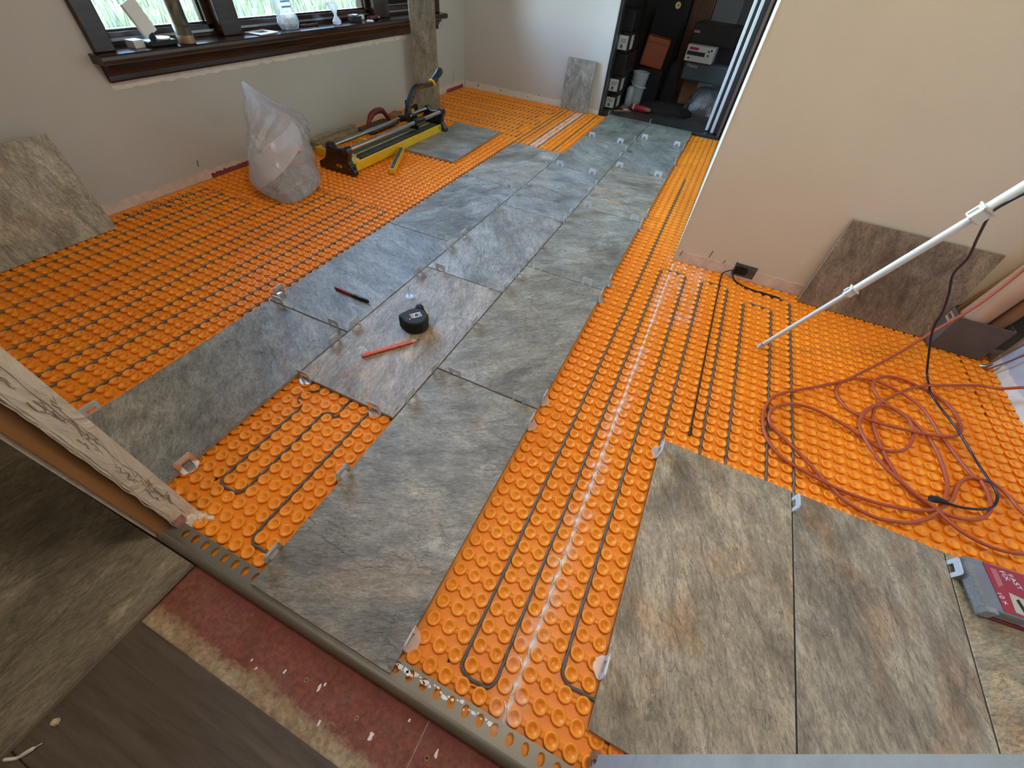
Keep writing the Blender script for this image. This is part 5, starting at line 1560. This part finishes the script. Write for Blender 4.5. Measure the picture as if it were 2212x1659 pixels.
# ------------------------------------------------------------------ telescopic pole and cords
def on_line(s_): return Vector((1.455, 0.763, 0.003)).lerp(Vector((1.6815, 0.750, 0.555)), s_)
pole = empty('telescopic_pole', (1.455, 0.763, ST), 'white telescopic pole with two square clamps slanting across the partition', 'pole')
def Pp(mb, name, mat_, **k):
    o = mb.build(name, mat_, pole, **k); o.location = -Vector(pole.location); return o
Pp(MB().tube([on_line(0.0), on_line(0.46)], 0.0064, 16), 'lower_tube', 'offwhite', smooth=True)
Pp(MB().tube([on_line(0.43), on_line(0.90)], 0.0088, 16), 'middle_tube', 'white', smooth=True)
Pp(MB().tube([on_line(0.88), on_line(1.45)], 0.0125, 16), 'upper_tube', 'offwhite', smooth=True)
Pp(MB().tube([on_line(-0.012), on_line(0.002), on_line(0.020), on_line(0.022)], [0.0050, 0.0078, 0.0078, 0.006], 16), 'foot_tip', mat('worn_foot_rubber', (0.50, 0.46, 0.42), 0.7, var=.3, vscale=200), smooth=True)
Pp(MB().tube([on_line(0.0205), on_line(0.0235)], 0.0070, 16), 'foot_ring', 'black', smooth=True)
dz = (on_line(1) - on_line(0)).normalized(); sx_ = Vector((0, 1, 0)); nx_ = dz.cross(sx_).normalized(); sx_ = nx_.cross(dz)
for s_, r in ((0.455, 0.0105), (0.888, 0.0145)):
    c = on_line(s_)
    cl = Pp(MB().obox(c, dz * r * 1.1, sx_ * r, nx_ * r * 0.95), 'clamp_block', 'white', bevel=0.003)
    e_ = MB().obox(c + dz * r * 0.9 - sx_ * 0.0, dz * 0.0022, sx_ * r * 1.15, nx_ * r * 1.08).build('clamp_flange', 'offwhite', cl, bevel=0.001)
    e2 = MB().obox(c - dz * r * 0.2 + nx_ * r * 1.0, dz * r * 0.6, sx_ * 0.003, nx_ * 0.004).build('clamp_lug', 'white', cl, bevel=0.001)
bk = [(1.715, 0.705, 0.640), (1.690, 0.712, 0.585), (1.662, 0.717, 0.532), (1.675, 0.757, 0.495), (1.724, 0.822, 0.426), (1.762, 0.862, 0.368), (1.777, 0.884, 0.314), (1.812, 0.896, 0.259), (1.842, 0.905, 0.204), (1.856, 0.909, 0.163), (1.871, 0.906, 0.128), (1.915, 0.910, 0.060), (1.950, 0.899, 0.004), (1.944, 0.84, 0.004), (1.941, 0.804, 0.004), (1.953, 0.752, 0.004), (1.974, 0.668, 0.008), (1.992, 0.577, 0.006), (2.002, 0.520, 0.008), (2.012, 0.489, 0.006), (2.009, 0.461, 0.004), (1.993, 0.432, 0.002), (1.963, 0.408, 0.006), (1.920, 0.392, 0.004), (1.880, 0.388, 0.004)]
bc = MB().tube(spline(bk, 6), 0.0030, 8).build('lamp_cord', mat('black_blue_cord', (0.012, 0.010, 0.022), 0.4), smooth=True)
tag(bc, 'thin black cord dropping from the white pole to the red coil', 'cord')
MB().tube([(1.888, 0.389, 0.005), (1.876, 0.387, 0.006), (1.866, 0.385, 0.0065), (1.852, 0.381, 0.0065)], [0.004, 0.0062, 0.0085, 0.0078], 10).build('plug', 'blackmatt', bc, smooth=True)

Apts = [(1.72,0.547),(1.738,0.615),(1.77,0.657),(1.803,0.675),(1.84,0.67),(1.873,0.647),(1.898,0.609),(1.912,0.564),(1.916,0.506),(1.912,0.457),(1.893,0.404),(1.868,0.357),(1.837,0.321),(1.795,0.288),(1.762,0.274),(1.725,0.264),(1.689,0.269),(1.659,0.283),(1.629,0.314),(1.598,0.348),(1.564,0.384),(1.529,0.411),(1.499,0.439),(1.491,0.468),(1.502,0.504),(1.537,0.538),(1.576,0.554),(1.627,0.554),(1.682,0.538),(1.727,0.518),(1.767,0.502),(1.796,0.507),(1.831,0.531),(1.856,0.576),(1.864,0.619),(1.856,0.655),(1.819,0.677),(1.788,0.704),(1.78,0.746),(1.796,0.793),(1.834,0.829),(1.877,0.842),(1.916,0.836),(1.96,0.819),(1.99,0.783),(2.0,0.733),(1.992,0.682),(1.965,0.645),(1.918,0.62),(1.865,0.606),(1.799,0.595),(1.755,0.594),(1.711,0.606),(1.69,0.631),(1.678,0.67),(1.688,0.715),(1.718,0.753),(1.744,0.769),(1.786,0.781),(1.833,0.773),(1.873,0.751),(1.905,0.718),(1.922,0.673),(1.931,0.632),(1.944,0.612),(1.957,0.583),(1.971,0.545),(1.984,0.518),(2.003,0.519),(2.026,0.512),(2.043,0.485),(2.052,0.456),(2.08,0.42)]
Bhang = [(1.995,1.055,0.48),(2.008,1.076,0.38),(2.014,1.093,0.295),(1.985,1.059,0.180),(1.932,1.018,0.082),(1.880,0.960,0.022)]
Bpts = [(1.80,0.86),(1.746,0.79),(1.699,0.732),(1.612,0.656),(1.529,0.587),(1.493,0.536),(1.479,0.468),(1.484,0.409),(1.5,0.37),(1.528,0.34),(1.57,0.324),(1.616,0.312),(1.661,0.305),(1.725,0.308),(1.789,0.323),(1.841,0.346),(1.877,0.372),(1.911,0.413),(1.928,0.448),(1.947,0.485),(1.969,0.51),(1.993,0.518),(2.0,0.485),(1.993,0.438),(1.973,0.399),(1.942,0.372),(1.91,0.359),(1.883,0.357),(1.857,0.364),(1.83,0.379),(1.809,0.404),(1.79,0.449),(1.777,0.497),(1.767,0.55),(1.765,0.606),(1.776,0.66)]
Cpts = [(2.17,0.97),(2.093,0.922),(2.002,0.871),(1.935,0.834),(1.884,0.794),(1.831,0.735),(1.794,0.688),(1.761,0.645),(1.732,0.594),(1.72,0.547),(1.726,0.506),(1.741,0.463),(1.766,0.423),(1.801,0.395),(1.829,0.375),(1.857,0.362),(1.876,0.342),(1.896,0.324),(1.921,0.311),(1.953,0.305),(1.987,0.31),(2.022,0.324),(2.082,0.353),(2.13,0.38)]
mb = MB()
def cord(pts, zf, r=0.0043):
    mb.tube(spline([(x, y, zf(i, len(pts))) for i, (x, y) in enumerate(pts)], 5), r, 10)
cz0 = ST + 0.0045
cord(Apts, lambda i, n: cz0 + 0.0045 + 0.0042 * sin(i * 0.55))
mb.tube(spline(Bhang + [(x, y, cz0 + 0.003 + 0.004 * cos(i * 0.5)) for i, (x, y) in enumerate(Bpts)], 5), 0.0043, 10)
mb.tube(spline([(2.12, 0.76, 0.165), (2.12, 0.81, 0.123), (2.12, 0.853, 0.082), (2.12, 0.900, 0.030)] + [(x, y, cz0 + 0.010 + 0.003 * sin(i * 0.7)) for i, (x, y) in enumerate(Cpts)][1:], 5), 0.0043, 10)
ec = mb.build('extension_cord', 'redcord', smooth=True)
tag(ec, 'brick-red extension cord tangled in loops on the orange mat', 'extension cord')

# ------------------------------------------------------------------ right corner: grey bin with cardboard tubes
bn = empty('grey_bin', (2.09, 1.10, ST), 'low dark grey bin in the corner holding cardboard tubes', 'bin')
mb = MB()
def tapered(mb, x0, y0, x1, y1, z0, z1, t, th=0.004):
    o_ = [(x0, y0), (x1, y0), (x1, y1), (x0, y1)]
    def ring(z, g): return [(x0 - g, y0 - g, z), (x1 + g, y0 - g, z), (x1 + g, y1 + g, z), (x0 - g, y1 + g, z)]
    vs = ring(z0, 0) + ring(z1, t) + ring(z1, t - th) + ring(z0 + th, -th)
    fs = [(3, 2, 1, 0), (12, 13, 14, 15)]
    for k in range(3):
        for i in range(4):
            j = (i + 1) % 4
            fs.append((k * 4 + i, k * 4 + j, k * 4 + 4 + j, k * 4 + 4 + i))
    mb.add(vs, fs)
tapered(mb, 2.000, 1.098, 2.150, 1.180, ST, 0.115, 0.003)
o = mb.build('bin_body', 'greybox', bn, bevel=0.002); o.location = -Vector(bn.location)
mb = MB(); mb.obox((1.9965, 1.130, 0.092), (0.0006, 0, 0), (0, 0.019, 0), (0.0, 0, 0.012)); o = mb.build('paper_label', 'card', bn); o.location = -Vector(bn.location)
mb = MB()
for k in range(3): mb.obox((1.9955, 1.121 + .010 * k, 0.094), (0.0003, 0, 0), (0, 0.003, 0), (0, 0, 0.005))
o = mb.build('label_print', 'ink', bn); o.location = -Vector(bn.location)
def ctube(p0, p1, r, mt, label):
    p0, p1 = Vector(p0), Vector(p1)
    mb = MB(); d = (p1 - p0).normalized()
    mb.tube([p0, p1], r, 28); mb.tube([p1 - d * .002, p1 + d * 0.0005], r * 0.82, 28)
    o = mb.build('cardboard_tube', mt, smooth=True)
    o['label'] = label; o['category'] = 'tube'; o['group'] = 'tubes standing in the corner bin'
    return o
ctube((2.043, 1.138, -0.003), (2.140, 1.138, 0.95), 0.037, 'card', 'light tan cardboard tube standing in the corner bin')
ctube((2.114, 1.145, -0.003), (2.222, 1.147, 1.05), 0.021, 'cardb', 'darker orange-brown cardboard tube standing in the corner bin')
pk = MB().obox((2.235, 1.180, 0.50), (0.07, 0.0, 0.012), (0, 0.005, 0), (0.06, 0, 0.50)).build('grey_board', mat('dark_grey_board', (0.085, 0.075, 0.066), 0.8), bevel=0.001)
tag(pk, 'dark grey-brown board leaning in the corner behind the cardboard tubes', 'board')
wd = MB().obox((2.10, 1.180, 0.40), (0.016, 0.0, 0.004), (0, 0.006, 0), (0.09, 0, 0.40)).build('wood_strip', 'oak', bevel=0.002)
tag(wd, 'orange-brown wooden strip leaning in the corner behind the brown tile', 'wood strip')
# thin rods by the right wall
rd = MB().tube([(2.158, 1.07, -0.010), (2.176, 1.02, 0.34)], 0.0032, 8)
rd.tube([(2.150, 1.075, -0.012), (2.160, 1.068, -0.004), (2.160, 1.06, 0.012)], [0.004, 0.006, 0.003], 8)
tag(rd.build('steel_rod', 'steel', smooth=True), 'thin steel rod leaning on the pale scuffed wall', 'rod')
rd = MB().tube([(2.160, 1.055, -0.0125), (2.176, 0.985, 0.19)], 0.0022, 8)
tag(rd.build('thin_wire', mat('brown_wire', (0.16, 0.10, 0.09), 0.4, .3), smooth=True), 'thin brown wire rising from the foot of the steel rod', 'wire')

# ------------------------------------------------------------------ fastener box at the right edge
fbx = empty('fastener_box', (1.925, 0.182, 0.0), 'clear plastic fastener box with a red label at the right edge of the photo', 'box', rot=(0, 0, radians(6)))
mb = MB(); mb.box(-0.050, -0.052, 0.0, 0.130, 0.052, 0.008); mb.build('red_base', 'redplastic', fbx, bevel=0.002)
mb = MB(); mb.box(-0.062, -0.050, 0.008, 0.130, 0.055, 0.036)
mb.build('clear_shell', 'clearbox', fbx, bevel=0.005)
mb = MB(); mb.box(-0.064, -0.058, 0.012, -0.044, -0.046, 0.039); mb.build('snap_latch', 'clearbox', fbx, bevel=0.002)
mb = MB(); mb.prism([(-0.057, -0.044), (-0.034, -0.040), (-0.034, 0.048), (-0.057, 0.048)], 0.009, 0.016); mb.build('screws_inside', mat('grey_screws', (0.22, 0.22, 0.21), 0.4, .7, var=.5, vscale=200), fbx)
lab2 = MB().box(-0.030, -0.046, 0.0365, 0.130, 0.050, 0.0372).build('red_label', 'red', fbx)
RT = (0, 0, radians(-72))
text('FAST', 0.0135, (0.0165, 0.0265, 0.0374), RT, 'white', lab2)
text('FIX', 0.0135, (0.0015, 0.0335, 0.0374), RT, 'white', lab2)
text('10 x', 0.0130, (-0.0235, -0.0190, 0.0374), RT, 'white', lab2)
mb = MB()
for k in range(4): mb.box(-0.020 + .0028 * k, 0.004 + .002 * k, 0.0373, -0.0190 + .0028 * k, 0.042, 0.0375)
mb.build('small_print', mat('pink_print', (0.70, 0.30, 0.30), 0.6), lab2)
MB().prism([(-0.010, -0.040), (0.018, -0.044), (0.026, -0.008), (-0.006, -0.002)], 0.0373, 0.0376).build('photo_panel', mat('beige_print', (0.50, 0.44, 0.34), 0.6), lab2)
MB().obox((0.006, -0.024, 0.0379), (0.002, -0.012, 0), (0.003, 0.002, 0), (0, 0, 0.0002)).build('screw_print', 'ink', lab2)

# ------------------------------------------------------------------ closet contents
def qbox(name, x0, y0, z0, x1, y1, z1, mt, label, cat, group=None, bevel=0.004, rz=0):
    cx, cy = (x0 + x1) / 2, (y0 + y1) / 2
    r = empty(name, (cx, cy, z0), label, cat, group, rot=(0, 0, radians(rz)))
    MB().box(x0 - cx, y0 - cy, 0, x1 - cx, y1 - cy, z1 - z0).build('body', mt, r, bevel=bevel)
    return r
CF = -0.008
zs = [(CF, 0.094), (0.096, 0.205), (0.207, 0.335), (0.337, 0.450), (0.452, 0.565)]
for i, (z0, z1) in enumerate(zs):
    r = qbox('storage_box', 0.135, 3.185 + .004 * i, z0, 0.300 + 0.010 * (i == 2), 3.50, z1, 'black',
             'black storage case %s in the closet stack' % ('lowest', 'second from the floor', 'third from the floor, without a label', 'fourth from the floor, with two labels', 'topmost')[i], 'storage case', 'black cases stacked in the closet')
    MB().box(-0.085, -0.162, z1 - z0 - 0.014, 0.088, -0.155, z1 - z0 - 0.008).build('lid_rim', 'blackgloss', r)
    if i in (0, 1, 3):
        h = z1 - z0
        l1 = MB().box(0.010, -0.1600, 0.018, 0.074, -0.1585, h - 0.018).build('label', 'label', r)
        mb = MB(); mb.box(0.026, -0.1606, 0.026, 0.044, -0.1600, 0.046)
        for k in range(3): mb.box(0.020, -0.1606, 0.056 + .008 * k, 0.062, -0.1600, 0.059 + .008 * k)
        mb.box(0.0, 0, 0, 0, 0, 0)
        mb.build('label_print', mat('grey_print', (0.10, 0.10, 0.10), 0.7), l1)
        MB().box(0.0825, -0.11, 0.018, 0.0840, -0.03, h - 0.018).build('side_label', 'label', r)
# orange tool case, tipped
oc = empty('tool_case', (0.405, 3.68, 0.222), 'orange plastic tool case tilted on its end in the closet', 'tool case', rot=(0, radians(6), radians(10)))
MB().box(-0.09, -0.05, 0.0, 0.09, 0.08, 0.185).build('shell', 'caseorange', oc, bevel=0.012, seg=3)
MB().box(-0.085, -0.056, 0.150, 0.085, -0.048, 0.158).build('rim', 'caseorange', oc, bevel=0.002)
MB().box(0.030, -0.056, 0.080, 0.060, -0.049, 0.110).build('latch', 'caseorange', oc, bevel=0.002)
# crate that the orange case rests on
qbox('dark_crate', 0.315, 3.625, CF, 0.52, 3.86, 0.2150, 'blackcloth', 'dark crate under the orange tool case in the closet', 'crate')
# bucket
bkt = empty('bucket', (0.375, 3.545, CF), 'white plastic bucket with ribbed rim standing in the closet', 'bucket')
MB().lathe([(0.046, 0), (0.048, 0.004), (0.058, 0.165), (0.062, 0.166), (0.062, 0.172), (0.058, 0.173), (0.059, 0.182), (0.063, 0.183), (0.063, 0.189), (0.059, 0.190), (0.060, 0.200), (0.065, 0.201), (0.065, 0.210), (0.058, 0.210), (0.050, 0.02)], 32).build('body', 'bucketw', bkt, smooth=True)
MB().tube(spline([(-0.060, -0.01, 0.150), (-0.03, -0.07, 0.135), (0.03, -0.08, 0.125), (0.075, -0.055, 0.124)]), 0.003, 8).build('bail_handle', 'white', bkt, smooth=True)
# white bottle-like tube in front of bucket, red aerosol tube
tb = MB().lathe([(0.026, 0), (0.029, 0.004), (0.029, 0.110), (0.022, 0.122), (0.012, 0.130)], 24).build('white_canister', 'bucketw', smooth=True)
tb.location = (0.345, 3.440, CF); tag(tb, 'pale grey canister in front of the white bucket', 'canister')
mm, ln = along((0.400, 3.330, 0.015), (0.520, 3.318, 0.015))
rt = empty('spray_tube', mm.translation, 'red tube with a brown tip lying on the black cloth in the closet', 'tube'); rt.rotation_euler = mm.to_euler()
MB().lathe([(0.018, 0), (0.021, 0.003), (0.021, 0.115), (0.017, 0.122)], 20).build('body', mat('crimson_can', (0.42, 0.02, 0.05), 0.35), rt, smooth=True)
MB().lathe([(0.016, 0.121), (0.013, 0.150), (0.009, 0.158)], 20).build('tip', 'cardb', rt, smooth=True)
MB().lathe([(0.0214, 0.018), (0.0214, 0.028), (0.0210, 0.030)], 20).build('white_band', 'label', rt)
# black cloth heap
def heap(name, cx, cy, z0, rx, ry, h, seed, mt, label, cat, n=40, rows_=16):
    vs = []; fs = []
    for i in range(rows_ + 1):
        t = i / rows_
        for k in range(n):
            a = 2 * pi * k / n
            d = 1 + 0.28 * noise.noise(Vector((cos(a) * 1.6, sin(a) * 1.6, seed + t))) + 0.10 * noise.noise(Vector((cos(a) * 5, sin(a) * 5, seed + t * 3)))
            r = cos(t * pi / 2) ** 0.7
            vs.append((cx + rx * d * r * cos(a), cy + ry * d * r * sin(a), z0 + h * sin(t * pi / 2) * (1 + 0.25 * noise.noise(Vector((cos(a) * 2, sin(a) * 2, seed + 7))) * (1 - t))))
    for i in range(rows_):
        for k in range(n):
            k2 = (k + 1) % n
            fs.append((i * n + k, i * n + k2, (i + 1) * n + k2, (i + 1) * n + k))
    fs.append(tuple(range(n - 1, -1, -1)))
    o = MB().add(vs, fs).build(name, mt, smooth=True)
    tag(o, label, cat); return o
heap('black_cloth', 0.645, 3.455, CF, 0.19, 0.12, 0.060, 2.0, 'blackcloth', 'crumpled black cloth heap on the closet floor', 'cloth')
heap('black_backpack', 0.590, 3.74, CF, 0.055, 0.12, 0.28, 5.0, 'blackcloth', 'black bag slumped between the orange case and the teal case', 'bag')
heap('glove', 0.345, 3.330, CF, 0.035, 0.025, 0.022, 8.0, mat('mauve_cloth', (0.20, 0.09, 0.13), 0.9), 'small mauve rag beside the black cases', 'rag')
sc_ = MB().box(-0.022, -0.012, 0, 0.022, 0.012, 0.004).build('white_scrap', 'paper', bevel=0.0008); sc_.location = (0.372, 3.300, CF); sc_.rotation_euler = (0, 0, .4)
tag(sc_, 'small white scrap on the closet floor beside the rag', 'scrap')
wsx = MB().box(-0.10, -0.006, 0, 0.10, 0.006, 0.006).build('wood_stick', 'oak', bevel=0.001); wsx.location = (0.335, 3.225, CF); wsx.rotation_euler = (0, 0, radians(38))
tag(wsx, 'thin orange wooden stick lying on the closet floor by the cases', 'stick')
# bag of packed things, teal case, white carton, black box
heap('clear_package', 0.905, 3.70, CF, 0.155, 0.13, 0.165, 11.0, film('blue_grey_clear_wrap', (0.35, 0.42, 0.50), 0.55, 0.15, 0.5, 0.8, 25), 'bulging clear plastic package under the teal case', 'package')
tcs = qbox('power_tool_case', 0.665, 3.70, 0.175, 1.030, 3.98, 0.295, 'tealgrey', 'flat teal-grey power tool case lying below the white carton', 'tool case', bevel=0.012, rz=-4)
text('Makita', 0.030, (-0.115, -0.1415, 0.092), (radians(90), 0, 0), 'label', tcs)
qbox('support_box', 0.68, 3.86, CF, 0.80, 3.98, 0.174, 'cardb', 'brown carton standing under the back of the teal case', 'carton')
wc = qbox('white_carton', 0.652, 3.67, 0.2965, 0.858, 3.86, 0.392, 'label', 'white printed carton with a red and black panel in the closet', 'carton', bevel=0.001, rz=-3)
mb = MB(); mb.box(-0.085, -0.0962, 0.068, -0.018, -0.0950, 0.084); mb.build('red_panel', 'red', wc)
mb = MB(); mb.box(-0.095, -0.0962, 0.036, 0.038, -0.0950, 0.060); mb.build('black_panel', 'ink', wc)
mb = MB()
for (x, z) in ((0.060, 0.070), (0.078, 0.078), (0.062, 0.046), (-0.075, 0.018)): mb.lathe([(0.007, 0.0950), (0.007, 0.0962), (0.003, 0.0963)], 10, tf=Matrix.Translation((x, 0, z)) @ Matrix.Rotation(pi / 2, 4, 'X'))
mb.build('round_print', 'ink', wc)
bb = qbox('black_box', 0.655, 3.75, 0.3935, 0.975, 4.05, 0.510, 'black', 'large black box on top of the white carton in the closet', 'box', rz=-4)
MB().box(-0.155, -0.152, 0.060, -0.110, -0.1505, 0.074).build('pink_label', mat('dull_pink_label', (0.40, 0.16, 0.15), 0.6), bb)
qbox('shelf_box', 0.865, 3.78, 0.2965, 1.04, 4.02, 0.3930, 'blackcloth', 'dark box beside the white carton in the closet', 'box')
qbox('closet_post', 0.695, 4.30, 0.0, 0.90, 4.40, 2.2, mat('dark_grey_panel', (0.10, 0.10, 0.095), 0.8), 'tall grey panel at the back of the closet', 'panel')
qbox('brown_panel', 0.52, 4.28, 0.0, 0.69, 4.36, 2.2, 'doorbrown', 'tall red-brown panel beside the grey one in the closet', 'panel')
db = qbox('dark_cabinet', 0.30, 3.90, CF, 0.52, 4.2, 0.66, 'blackcloth', 'dark upright cabinet with a round yellow sticker in the closet', 'cabinet')
mb = MB(); mb.lathe([(0.020, 0), (0.020, 0.0015), (0.004, 0.0018)], 24, tf=Matrix.Translation((0.05, -0.1502, 0.585)) @ Matrix.Rotation(pi / 2, 4, 'X')); mb.build('yellow_sticker', 'yellowdisc', db)
MB().box(0.048, -0.1530, 0.578, 0.056, -0.1522, 0.592).build('sticker_print', 'ink', db)

# ------------------------------------------------------------------ lamps' bodies (out of frame); the hallway one is added for its fill light
for nm, loc in (('ceiling_lamp', (1.25, 0.15, CEIL)), ('ceiling_lamp', (0.55, -1.45, CEIL))):
    r = empty(nm, loc, 'round ceiling lamp base over the %s' % ('tiled room' if loc[1] > 0 else 'hallway, added for the fill light'), 'lamp')
    MB().lathe([(0.09, 0.0), (0.09, -0.02), (0.05, -0.03)], 24).build('canopy', 'white', r, smooth=True)
    MB().tube([(0, 0, -0.03), (0, 0, -0.09)], 0.012, 10).build('socket', 'white', r, smooth=True)
